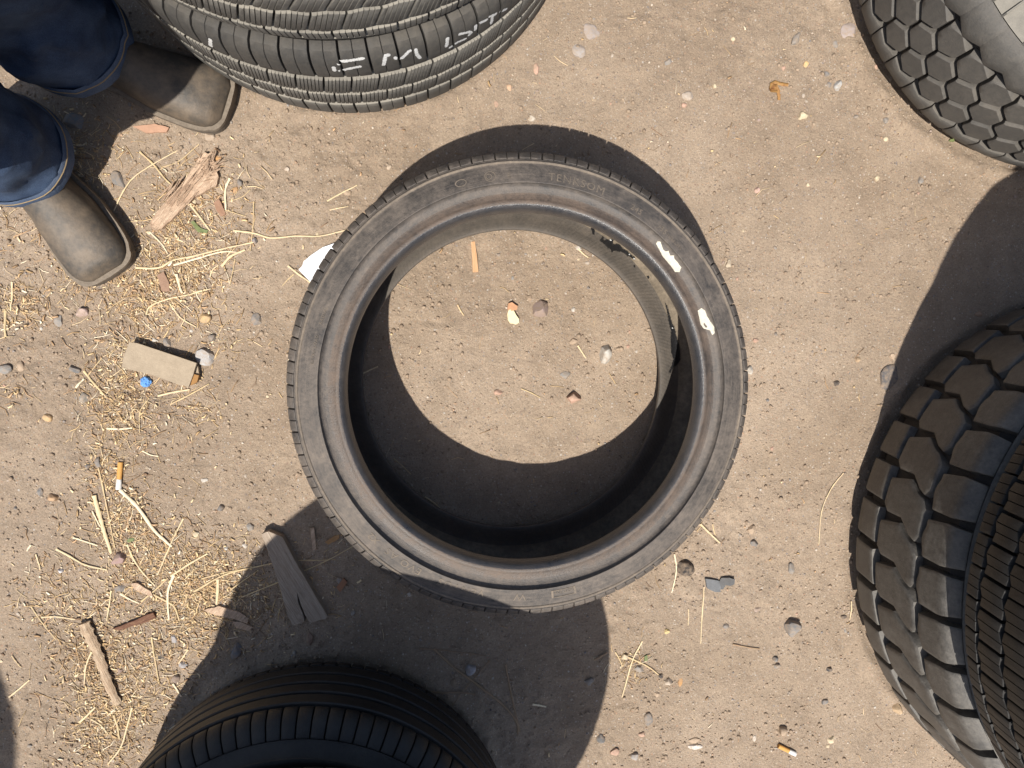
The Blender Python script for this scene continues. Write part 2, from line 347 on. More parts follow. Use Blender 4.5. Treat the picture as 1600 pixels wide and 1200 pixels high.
        for r_ in range(2):
            for i in range(m): F.append((r_*m+i, r_*m+(i+1) % m, (r_+1)*m+(i+1) % m, (r_+1)*m+i))
        pts = [Vector(q) for q in L2]+[Vector(q) for q in L3]; us = [q[0] for q in L3]; vs_ = [q[1] for q in L3]
        gu = min(us)
        while gu < max(us):
            gv = min(vs_)
            while gv < max(vs_):
                if inpoly(gu, gv, inset(R_, shrink+bev*4.2)): pts.append(Vector((gu, gv)))
                gv += cell
            gu += cell
        co, _, fs, *_r = delaunay_2d_cdt(pts, [(i, (i+1) % m) for i in range(m)], [], 1, 1e-6); b0 = len(V)
        for i, q in enumerate(co): V.append(s.pt(q[0], q[1], bev*.28 if i < m else 0))
        for f in fs:
            F.append(tuple(i if False else (2*m+i if i < m else b0+i) for i in f))
        o = link(name, mesh(name, V, F, mat or s.m['tread'], True, 40), s.o); o.location.z = s.dz; o.rotation_euler.z = phase*2*pi/n
        for i in range(1, n): cp(o, (i+phase)*2*pi/n, s.o)
        return o
    def row(s, n, phase, *a, **k):
        p = 2*pi*s.R/n; a = list(a); a[2] = [x*p for x in a[2]]; a[3] = [x*p for x in a[3]]
        o = s.block(*a, **k); o.rotation_euler.z = phase*2*pi/n
        for i in range(1, n): cp(o, (i+phase)*2*pi/n, s.o)
        return o
    def hit(s, px, py):
        """where the sight line of this picture point meets the tread face: returns (u, v)"""
        best = None
        for v in np.linspace(-s.vE, s.arc[-1], 400):
            r, z = s.pr(v, 0); x, y = at(px, py, s.zc+z); d = math.hypot(x-s.cx, y-s.cy)-r
            if best is not None and best[0]*d <= 0 and v > -s.vE: pass
            if best is None or abs(d) < abs(best[0]): best = (d, v, math.atan2(y-s.cy, x-s.cx))
        return best[2]*s.R, best[1]
    def stroke(s, pts, wid, mat, n=0, phase=0, gap=.003, name='paint_mark', parent=None):
        H = [s.hit(*p) for p in pts]; V = []; F = []; path = []
        for (u0, v0), (u1, v1) in zip(H, H[1:]):
            k = max(2, int(math.hypot(u1-u0, v1-v0)/.0012)); path += [(u0+(u1-u0)*t/k, v0+(v1-v0)*t/k) for t in range(k)]
        path.append(H[-1]); p = 2*pi*s.R/n if n else 0
        for i, (u, v) in enumerate(path):
            a = path[max(i-1, 0)]; b = path[min(i+1, len(path)-1)]; du, dv = b[0]-a[0], b[1]-a[1]; l = math.hypot(du, dv) or 1
            ww = wid/2*(.85+.5*random.random())*min(1, .5+i/3, .5+(len(path)-1-i)/3)
            V += [s.pt(u-dv/l*ww, v+du/l*ww, -.0006), s.pt(u+dv/l*ww, v-du/l*ww, -.0006)]
            if i:
                if p and abs(((u-phase*p)/p+.5) % 1-.5)*p < gap/2+.0005: continue
                q = 2*i; F.append((q-2, q, q+1, q-1))
        me = mesh(name, V, F, mat); o = link(name, me, s.o); o.location.z = s.dz; return o

def drape(t, name, poly, mat, zfun, zguess, lift=.0008, cell=.0006, holes=(), jag=.0001):
    W = lambda Q: [(x-t.cx, y-t.cy) for x, y in (at(px, py, zguess) for px, py in Q)]
    P = W(poly); Hs = [W(h) for h in holes]; xs = [p[0] for p in P]; ys = [p[1] for p in P]; V = []; F = []; ix = {}
    def vid(i, j):
        if (i, j) not in ix:
            x, y = i*cell, j*cell; ix[i, j] = len(V); V.append((x, y, zfun(math.hypot(x, y))+lift))
        return ix[i, j]
    for i in range(int(min(xs)/cell)-1, int(max(xs)/cell)+2):
        for j in range(int(min(ys)/cell)-1, int(max(ys)/cell)+2):
            x, y = (i+.5)*cell+jag*random.uniform(-1, 1), (j+.5)*cell+jag*random.uniform(-1, 1)
            if inpoly(x, y, P) and not any(inpoly(x, y, h) for h in Hs): F.append((vid(i, j), vid(i+1, j), vid(i+1, j+1), vid(i, j+1)))
    return link(name, mesh(name, V, F, mat), t.o)

# ---- the low-profile tyre in the middle
outer = [(.3450, 0), (.3450, .050), (.3440, .074), (.3400, .088), (.333, .0965), (.3255, .1020), (.3238, .1050), (.3215, .1042), (.314, .1075), (.303, .1125), (.2945, .1160),
         (.2925, .1163), (.2915, .1118), (.288, .1075), (.280, .1055), (.2725, .1065), (.2675, .1080), (.263, .1070), (.2585, .1025), (.2555, .0950), (.2545, .0890)]
inner = [(.2545, .0890), (.2555, .0855), (.260, .0850), (.268, .0880), (.278, .0930), (.290, .0975), (.303, .0985), (.317, .0920), (.326, .0820), (.3325, .0620), (.3345, .0300), (.3350, 0)]
C = Tyre('low_profile_tyre', 'low profile road tyre lying alone in the middle, two cream paint dabs on its bead', .104, -.088, .001, .3450, .1165, .2545, .0945,
         outer=outer, inner=inner, depth=.005, seg=256, bead_n=84, lin=.47, flange=(84, 100))
# rebuild order: tread pieces
NP = 62
C.row(NP, .2, [.052]*2, [C.vE-.002]*2, [-.5, -.44], [.5, .56], .0025, bev=.0009, nu=3, nv=5, sub=2, sgap=.0011, name='shoulder_block', mat=R_side)
C.row(NP, .2, [-C.vE+.004]*2, [-.052]*2, [-.5, -.44], [.5, .56], .0030, bev=.0009, nu=3, nv=4, sub=2, sgap=.0011, name='shoulder_block', mat=R_side)
for a, b in ((-.044, -.006), (.006, .044)): C.rib(a, b)
ml = np.array([(.3262, .1010), (.3254, .1034), (.3243, .1058), (.3228, .1062), (.3218, .1052), (.3210, .1040)])
for sg in (1, -1): C.part('mould_line', ml*np.array([1, sg]) if sg == 1 else (ml*np.array([1, sg]))[::-1], R_letter)
ztop = lambda r: C.dz+np.interp(r, C.up[::-1, 0], C.up[::-1, 1])
zin = lambda r: C.dz-np.interp(r, C.inn[:, 0], C.inn[:, 1])
P5 = lambda L, ox, oy, k: [(ox+x/k, oy+y/k) for x, y in L]
drape(C, 'paint_dab', P5([(826, 705), (838, 684), (858, 690), (880, 748), (900, 765), (920, 760), (935, 795), (962, 798), (965, 820), (990, 848), (1020, 890), (1010, 925), (975, 925), (945, 880), (880, 805), (850, 745)], 860, 240, 5), M_paint, ztop, .2245)
drape(C, 'paint_dab', P5([(228, 640), (270, 610), (310, 640), (330, 700), (365, 760), (405, 825), (418, 905), (395, 928), (370, 870), (300, 850), (262, 805), (240, 700)], 1060, 400, 7.5), M_paint, ztop, .2245,
      holes=[P5([(305, 780), (345, 835), (320, 840), (296, 800)], 1060, 400, 7.5)])
K = lambda L: P5(L, 880, 340, 3.75)
zt = .022
drape(C, 'liner_tear', K([(165, 60), (180, 52), (190, 70), (188, 100), (175, 95), (172, 75)]), R_tear, zin, zt+.006, lift=.0012)
drape(C, 'liner_tear', K([(212, 128), (222, 130), (236, 108), (240, 112), (236, 136), (262, 128), (272, 132), (286, 122), (298, 128), (292, 160), (318, 150), (335, 155), (345, 172), (372, 188), (430, 238), (420, 246), (370, 214), (342, 198), (318, 196), (292, 192), (290, 204), (284, 204), (282, 184), (262, 176), (246, 158), (232, 148)]), R_tear, zin, zt+.004, lift=.0012, jag=.0013)
drape(C, 'liner_tear', K([(492, 343), (505, 340), (510, 352), (500, 360)]), R_tear, zin, zt+.002, lift=.0012)
drape(C, 'liner_tear', K([(415, 278), (425, 280), (424, 292), (415, 290)]), R_tear, zin, zt+.002, lift=.0012)
drape(C, 'liner_tear', K([(600, 500), (612, 520), (640, 620), (652, 640), (662, 680), (684, 760), (690, 830), (672, 860), (640, 880), (622, 912), (614, 905), (632, 870), (646, 830), (632, 790), (630, 720), (632, 660), (622, 620)]), R_tear, zin, zt, lift=.0012, jag=.0012)
for x, y, r in ((282, 130, 6), (392, 214, 5), (420, 240, 6), (645, 648, 5)):
    drape(C, 'liner_flake', K([(x-r, y-r*.4), (x, y-r*.8), (x+r, y), (x+r*.4, y+r*.6), (x-r*.5, y+r*.4)]), M_chalk, zin, zt+.004, lift=.0020, cell=.0008)
# raised lettering bent round the sidewall, tops of the letters towards the tread
def bend_text(t, s, ang, r0, size, zf, mat, h=.0007, sp=1.0, name='raised_lettering', weight=0):
    cu = bpy.data.curves.new('t', 'FONT'); cu.body = s; cu.size = size; cu.extrude = h; cu.space_character = sp; cu.offset = weight; cu.resolution_u = 2
    o = bpy.data.objects.new('t', cu); COL.objects.link(o); dg = bpy.context.evaluated_depsgraph_get(); me = bpy.data.meshes.new_from_object(o.evaluated_get(dg))
    bm = bmesh.new(); bm.from_mesh(me); bmesh.ops.subdivide_edges(bm, edges=[e for e in bm.edges if e.calc_length() > .006], cuts=2)
    xs = [v.co.x for v in bm.verts]; mx = (min(xs)+max(xs))/2
    for v in bm.verts:
        r = r0+v.co.y; a = ang-(v.co.x-mx)/(r0+size*.35); v.co = (r*math.cos(a), r*math.sin(a), zf(r)+v.co.z)
    bm.to_mesh(me); bm.free(); me.materials.clear(); me.materials.append(mat)
    bpy.data.objects.remove(o); bpy.data.curves.remove(cu)
    return link(name, me, t.o)
def ang_of(t, px, py, z): x, y = at(px, py, z); return math.atan2(y-t.cy, x-t.cx)
for s, px, py, r0, sz, spc in (('EVO AS', 622, 888, .2985, .0165, 1.15), ('X2', 580, 845, .2990, .0150, 1.0), ('VENTUS', 718, 927, .2985, .0165, 1.25), ('W', 812, 938, .2985, .0180, 1.0),
                          ('TENKSOM', 902, 281, .2980, .0165, 1.15), ('245', 1000, 318, .2985, .0120, 1.1), ('/35', 1040, 352, .2985, .0120, 1.1), ('E', 796, 277, .2990, .0120, 1),
                          ('DOT 2223', 881, 927, .2990, .0075, 1.1), ('TUBELESS', 1050, 380, .3000, .0060, 1.2), ('RADIAL', 497, 490, .3000, .0065, 1.2), ('EXTRA LOAD', 484, 545, .3000, .0060, 1.2)):
    bend_text(C, s, ang_of(C, px, py, .229), r0, sz, ztop, R_letter, sp=spc)
def ring_mark(t, px, py, rw, rh, zf, mat, name='raised_emblem', box=False):
    a0 = ang_of(t, px, py, .229); rc = .3045; V = []; F = []; n = 28
    for k in range(n):
        q = 2*pi*k/n; cx, cy = math.cos(q), math.sin(q)
        if box: cx = max(-1, min(1, cx*1.5)); cy = max(-1, min(1, cy*1.7))
        for f in (1, 1-.0011/min(rw, rh)):
            r = rc+rh*cy*f; a = a0-rw*cx*f/rc
            for dz in (0, .0008): V.append((r*math.cos(a), r*math.sin(a), zf(r)+dz))
    for k in range(n):
        a = 4*k; b = 4*((k+1) % n)
        F += [(a, b, b+1, a+1), (a+1, b+1, b+3, a+3), (a+3, b+3, b+2, a+2)]
    return link(name, mesh(name, V, F, mat, False), t.o)
ring_mark(C, 766, 277, .0080, .0080, ztop, R_letter); ring_mark(C, 721, 289, .0085, .0055, ztop, R_letter); ring_mark(C, 764, 277, .0045, .0045, ztop, R_letter)
ring_mark(C, 881, 927, .0185, .0068, ztop, R_letter, box=True)
# fine crayon-like moulding ribs beside the letters, left side
# ---- stack of two all-terrain/road tyres at the top
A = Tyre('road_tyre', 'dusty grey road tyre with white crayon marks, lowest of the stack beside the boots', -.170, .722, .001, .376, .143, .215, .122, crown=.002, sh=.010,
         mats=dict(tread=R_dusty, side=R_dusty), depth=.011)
nA = 60; e = A.vE-.002; S1 = dict(bev=.0009, sgap=.0008)
A.row(nA, 0, [-e]*2, [-.056]*2, [-.5, -.5], [.5, .5], .0036, sub=2, nu=3, nv=6, name='shoulder_block', **S1)
A.row(nA, .35, [-.046, -.048, -.046], [-.009, -.006, -.009], [-.5, -.42], [.5, .58], .0030, sub=6, nu=2, nv=3, **S1)
A.row(nA, .1, [.003, .000, .003], [.051, .054, .051], [-.5, -.30], [.5, .70], .0032, sub=7, nu=2, nv=3, **S1)
A.row(nA, .12, [.066]*2, [e]*2, [-.5, -.5], [.5, .5], .0034, sub=2, nu=3, nv=7, name='shoulder_block', mat=R_tread, **S1)
phB = .12
B = Tyre('road_tyre', 'dusty grey road tyre with zigzag grooves, topmost of the stack beside the boots', -.168, .740, .287, .387, .126, .22, .112, crown=.003, sh=.010,
         mats=dict(tread=R_dusty, side=R_dusty), depth=.013)
e = B.vE-.002
B.row(nA, .12, [-e]*2, [-.078]*2, [-.5, -.5], [.5, .5], .0030, sub=5, nu=2, nv=4, name='shoulder_block', **S1)
B.row(nA, .45, [-.067, -.071, -.067], [-.024, -.020, -.024], [-.5, -.20], [.5, .80], .0030, sub=6, nu=2, nv=3, **S1)
B.row(nA, .2, [-.012, -.016, -.012], [.022, .026, .022], [-.5, -.1], [.5, .9], .0036, sub=5, nu=2, nv=3, **S1)
B.row(nA, .7, [.034, .030, .034], [.066, .070, .066], [-.1, -.6, -.1], [.9, .4, .9], .0036, sub=5, nu=2, nv=5, **S1)
B.row(nA, .3, [.079]*2, [e]*2, [-.5, -.5], [.5, .5], .0036, sub=2, nu=3, nv=6, name='shoulder_block', **S1)
for st in ([(528, 101), (532, 95), (540, 95), (552, 93), (564, 91), (570, 90)], [(521, 103), (523, 111)], [(528, 110), (535, 110), (540, 108), (552, 105), (565, 103)],
           [(599, 102), (602, 86), (610, 85.5)], [(616, 88), (619, 91), (628, 90), (631, 87), (639, 79), (643, 78)], [(649, 75), (651, 84), (657, 91)],
           [(699, 58), (697, 73)], [(716, 53), (733, 49), (736, 51), (731, 56)], [(701, 75), (709, 69), (715, 65), (729, 59)], [(743, 38.5), (742.5, 47)], [(749, 45), (749, 36), (762, 29.5)],
           [(763, 26), (776, 20.6)], [(769, 25), (767, 37)], [(780, 18), (792, 13)], [(329, 60), (329.5, 72)]):
    A.stroke(st, .0048, M_chalk, nA, phB+.5, .0034, name='crayon_mark')

# ---- stack on the right: lug tyre below, truck tyre on it, one more on top
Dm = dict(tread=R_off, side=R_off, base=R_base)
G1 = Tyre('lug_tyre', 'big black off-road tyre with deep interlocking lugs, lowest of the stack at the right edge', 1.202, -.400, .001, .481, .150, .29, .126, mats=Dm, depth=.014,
          outer=[(.481, 0), (.4805, .050), (.478, .100), (.4765, .1145), (.4745, .1175), (.462, .1300), (.459, .1335), (.452, .138), (.42, .146), (.38, .150), (.345, .147), (.325, .138), (.31, .128), (.298, .120), (.29, .110)],
          inner=[(.29, .110), (.291, .098), (.305, .098), (.34, .122), (.38, .134), (.42, .118), (.447, .098), (.457, .06), (.459, 0)])
nG = 40; e = G1.vE-.001; L1 = dict(bev=.0021, nu=12, nv=9, taper=.002)
G1.row(nG, .0, [.062, .062, .058, .058, .062, .064], [e]*2, [-.44, -.50, -.46], [.40, .43, .38], .005, name='shoulder_block', **L1)
G1.poly_row(nG, .55, [(-.50, -.054), (-.58, -.052), (-.68, -.002), (-.44, .022), (-.34, .038), (-.14, .053), (.48, .054), (.64, .040), (.54, .022), (.27, -.002), (.25, -.040), (.06, -.054)], shrink=.0028, bev=.0026)
G1.row(nG, .12, [-e]*2, [-.062, -.060, -.060, -.058], [-.5, -.40], [.34, .46], .004, name='shoulder_block', **L1)
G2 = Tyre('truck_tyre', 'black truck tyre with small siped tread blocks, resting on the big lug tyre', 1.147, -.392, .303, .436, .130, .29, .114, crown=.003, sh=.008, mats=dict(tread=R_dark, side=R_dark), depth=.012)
n2 = 60; e = G2.vE-.001
G2.row(n2, 0, [-e]*2, [-.086]*2, [-.5, -.45], [.5, .55], .0032, nu=4, nv=4, sub=3, name='shoulder_block', **S1)
G2.row(n2, .2, [-.079, -.083, -.077, -.079], [-.038, -.042, -.036, -.038], [-.5, -.42], [.5, .58], .0050, nu=3, nv=3, sub=3, **S1)
G2.row(n2, .5, [-.032, -.036, -.030, -.032], [.012, .008, .014, .012], [-.5, -.42], [.5, .58], .0030, nu=3, nv=3, sub=3, **S1)
G2.row(n2, .8, [.018, .014, .020, .018], [.062, .058, .064, .062], [-.5, -.42], [.5, .58], .0050, nu=3, nv=3, sub=3, **S1)
G2.row(n2, .1, [.069, .065, .071, .069], [e]*2, [-.5, -.45], [.5, .55], .0032, nu=4, nv=4, sub=3, name='shoulder_block', **S1)
def simple(name, label, cx, cy, z0, R, w, rb, mats=None, n=0, group=None, vs=None):
    t = Tyre(name, label, cx, cy, z0, R, w, rb, vs or w*.78, mats=mats or dict(tread=R_dark, side=R_dark, bead=R_dark), seg=128, group=group, sh=.025)
    v = t.vs
    for a, b in ((-v*.58, -v*.30), (-v*.24, v*.02), (v*.08, v*.32), (v*.38, v*.62)): t.rib(a, b)
    if n:
        for ph, a, b in ((0, v*.69, t.vE-.001), (.5, -t.vE+.001, -v*.66)): t.row(n, ph, [a]*2, [b]*2, [-.5]*2, [.5]*2, .0024, nu=3, nv=6, name='shoulder_block')
    else: t.rib(v*.69, t.vE-.001); t.rib(-t.vE+.001, -v*.66)
    return t
G3 = simple('truck_tyre', 'black ribbed truck tyre on top of the stack at the right edge', 1.106, -.360, .564, .378, .130, .24)
# ---- stack with big hexagonal blocks at the top right
T = Tyre('block_tread_tyre', 'grey truck tyre with hexagonal tread blocks at the top right corner', 1.066, .672, .001, .404, .150, .25, .113, crown=.005, sh=.012,
         mats=dict(tread=R_grey, side=R_dusty, bead=R_dusty), depth=.013)
nT = 48; e = T.vE-.001; q = .0028
T.row(nT, 0, [-e]*3, [-.072, -.081, -.072], [-.5]*2, [.5]*2, .0028, bev=.0028, nu=5, nv=5, name='shoulder_block')
T.row(nT, .0, [-.055, -.072, -.055], [-.034, -.017, -.034], [-.5, -.5], [.5, .5], .0058, bev=.0030, nu=5, nv=4, taper=.002)
T.row(nT, .5, [-.010, -.027, -.010], [.011, .028, .011], [-.5, -.5], [.5, .5], .0058, bev=.0030, nu=5, nv=4, taper=.002)
T.row(nT, .0, [.035, .018, .035], [.062, .073, .060], [-.5, -.5], [.5, .5], .0058, bev=.0030, nu=5, nv=4, taper=.002)
T.row(nT, .0, [.083, .069, .083], [e]*3, [-.5]*2, [.5]*2, .0000, bev=.0002, nu=5, nv=5, name='shoulder_block')
T2 = None
def fin(t, a):
    V = []; F = []
    i0, i1 = t.vE-.002, t.vE+.030
    for v, h in ((i0, .0), (i0+.006, .006), (i1-.006, .005), (i1, 0)):
        for du in (-.0022, .0022): V += [t.pt(du, v, .001), t.pt(du*.5, v, -h)]
    for k in range(3):
        b = 4*k; F += [(b, b+4, b+5, b+1), (b+2, b+3, b+7, b+6), (b+1, b+5, b+7, b+3)]
    return mesh('sidewall_fin', V, F, t.m['side'], False)
fm = fin(T, 0)
for k in range(nT*2):
    if k % 4 == 3: continue
    o = link('sidewall_fin', fm, T.o); o.location.z = T.dz; o.rotation_euler.z = (k*.5+.12)*2*pi/nT
# ---- stack below the frame's bottom edge
B1 = simple('summer_tyre', 'black summer tyre with four straight grooves, lowest of the shaded stack at the bottom edge', -.232, -.892, .001, .334, .125, .21, n=90, vs=.098)
B2 = simple('summer_tyre', 'second black tyre of the shaded stack at the bottom edge, only its shoulder showing', -.212, -.948, .250, .352, .124, .22, n=72, vs=.112)
B3 = simple('summer_tyre', 'topmost black tyre of the shaded stack at the bottom edge', -.195, -.923, .498, .352, .125, .21)
# ---- tall stack outside the left edge whose shadow falls into the lower left corner
for k, w_ in enumerate(('lowest', 'second lowest', 'third lowest', 'middle', 'third highest', 'second highest', 'topmost')):
    simple('stacked_tyre', w_+' black tyre of the tall stack beyond the left edge', -1.40+.012*math.sin(k*2.1), -1.45+.012*math.cos(k*1.7), .001+.236*k, .345, .118, .22, group='tall stack of tyres beyond the left edge')
# ---------------------------------------------------------------- loose things on the dirt
def hsvj(c, j=.12):
    k = 1+random.uniform(-j, j); return tuple(max(0, x*k*(1+random.uniform(-j, j)*.3)) for x in c)
STRAW = [(.50, .38, .215), (.58, .46, .285), (.38, .27, .15), (.66, .56, .39), (.28, .19, .115)]
def stalk(name, pts, wpx, col=0, lift=.0012, flat=.55, mat=None):
    P = [at(x, y, .003) for x, y in pts]; w = wpx*HC/FPX*.5
    Q = spline([(x, y, 0) for x, y in P], 5) if len(P) > 1 else P
    # world heights follow the ground, never below it
    zs = np.array([float(gh(x, y)) for x, y, _ in Q]); zs = np.maximum(np.convolve(np.pad(zs, 3, mode='edge'), np.ones(7)/7, 'valid'), zs)+lift+w*flat
    Q[:, 2] = zs+np.array([random.uniform(0, .0007) for _ in Q]); c0 = Q.mean(0); V = []; F = []; C_ = []; k = 6; base = STRAW[col] if isinstance(col, int) else col
    nd = random.randint(2, 5)
    for i in range(len(Q)):
        a = Q[max(i-1, 0)]; b = Q[min(i+1, len(Q)-1)]; t = (b-a)/max(np.linalg.norm(b-a), 1e-9); s_ = np.array([-t[1], t[0], 0]); u = np.cross(t, s_)
        ww = w*(1-.35*i/len(Q))*(.88+.24*random.random())*(1.25 if i % nd == 0 else 1)
        cc = hsvj(base, .10)
        for q in range(k):
            an = 2*pi*q/k; V.append(Q[i]+s_*math.cos(an)*ww-u*(-math.sin(an))*ww*flat-c0); C_.append(cc)
        if i:
            o = (i-1)*k
            for q in range(k): F.append((o+q, o+(q+1) % k, o+k+(q+1) % k, o+k+q))
    F.append(tuple(range(k))[::-1]); F.append(tuple(range(len(V)-k, len(V))))
    me = mesh(name, V, F, mat or M_straw, True, 60); a = me.color_attributes.new('Col', 'FLOAT_COLOR', 'POINT')
    a.data.foreach_set('color', np.c_[np.array(C_), np.ones(len(C_))].astype(np.float32).ravel())
    o = link(name, me); o.location = c0; return o
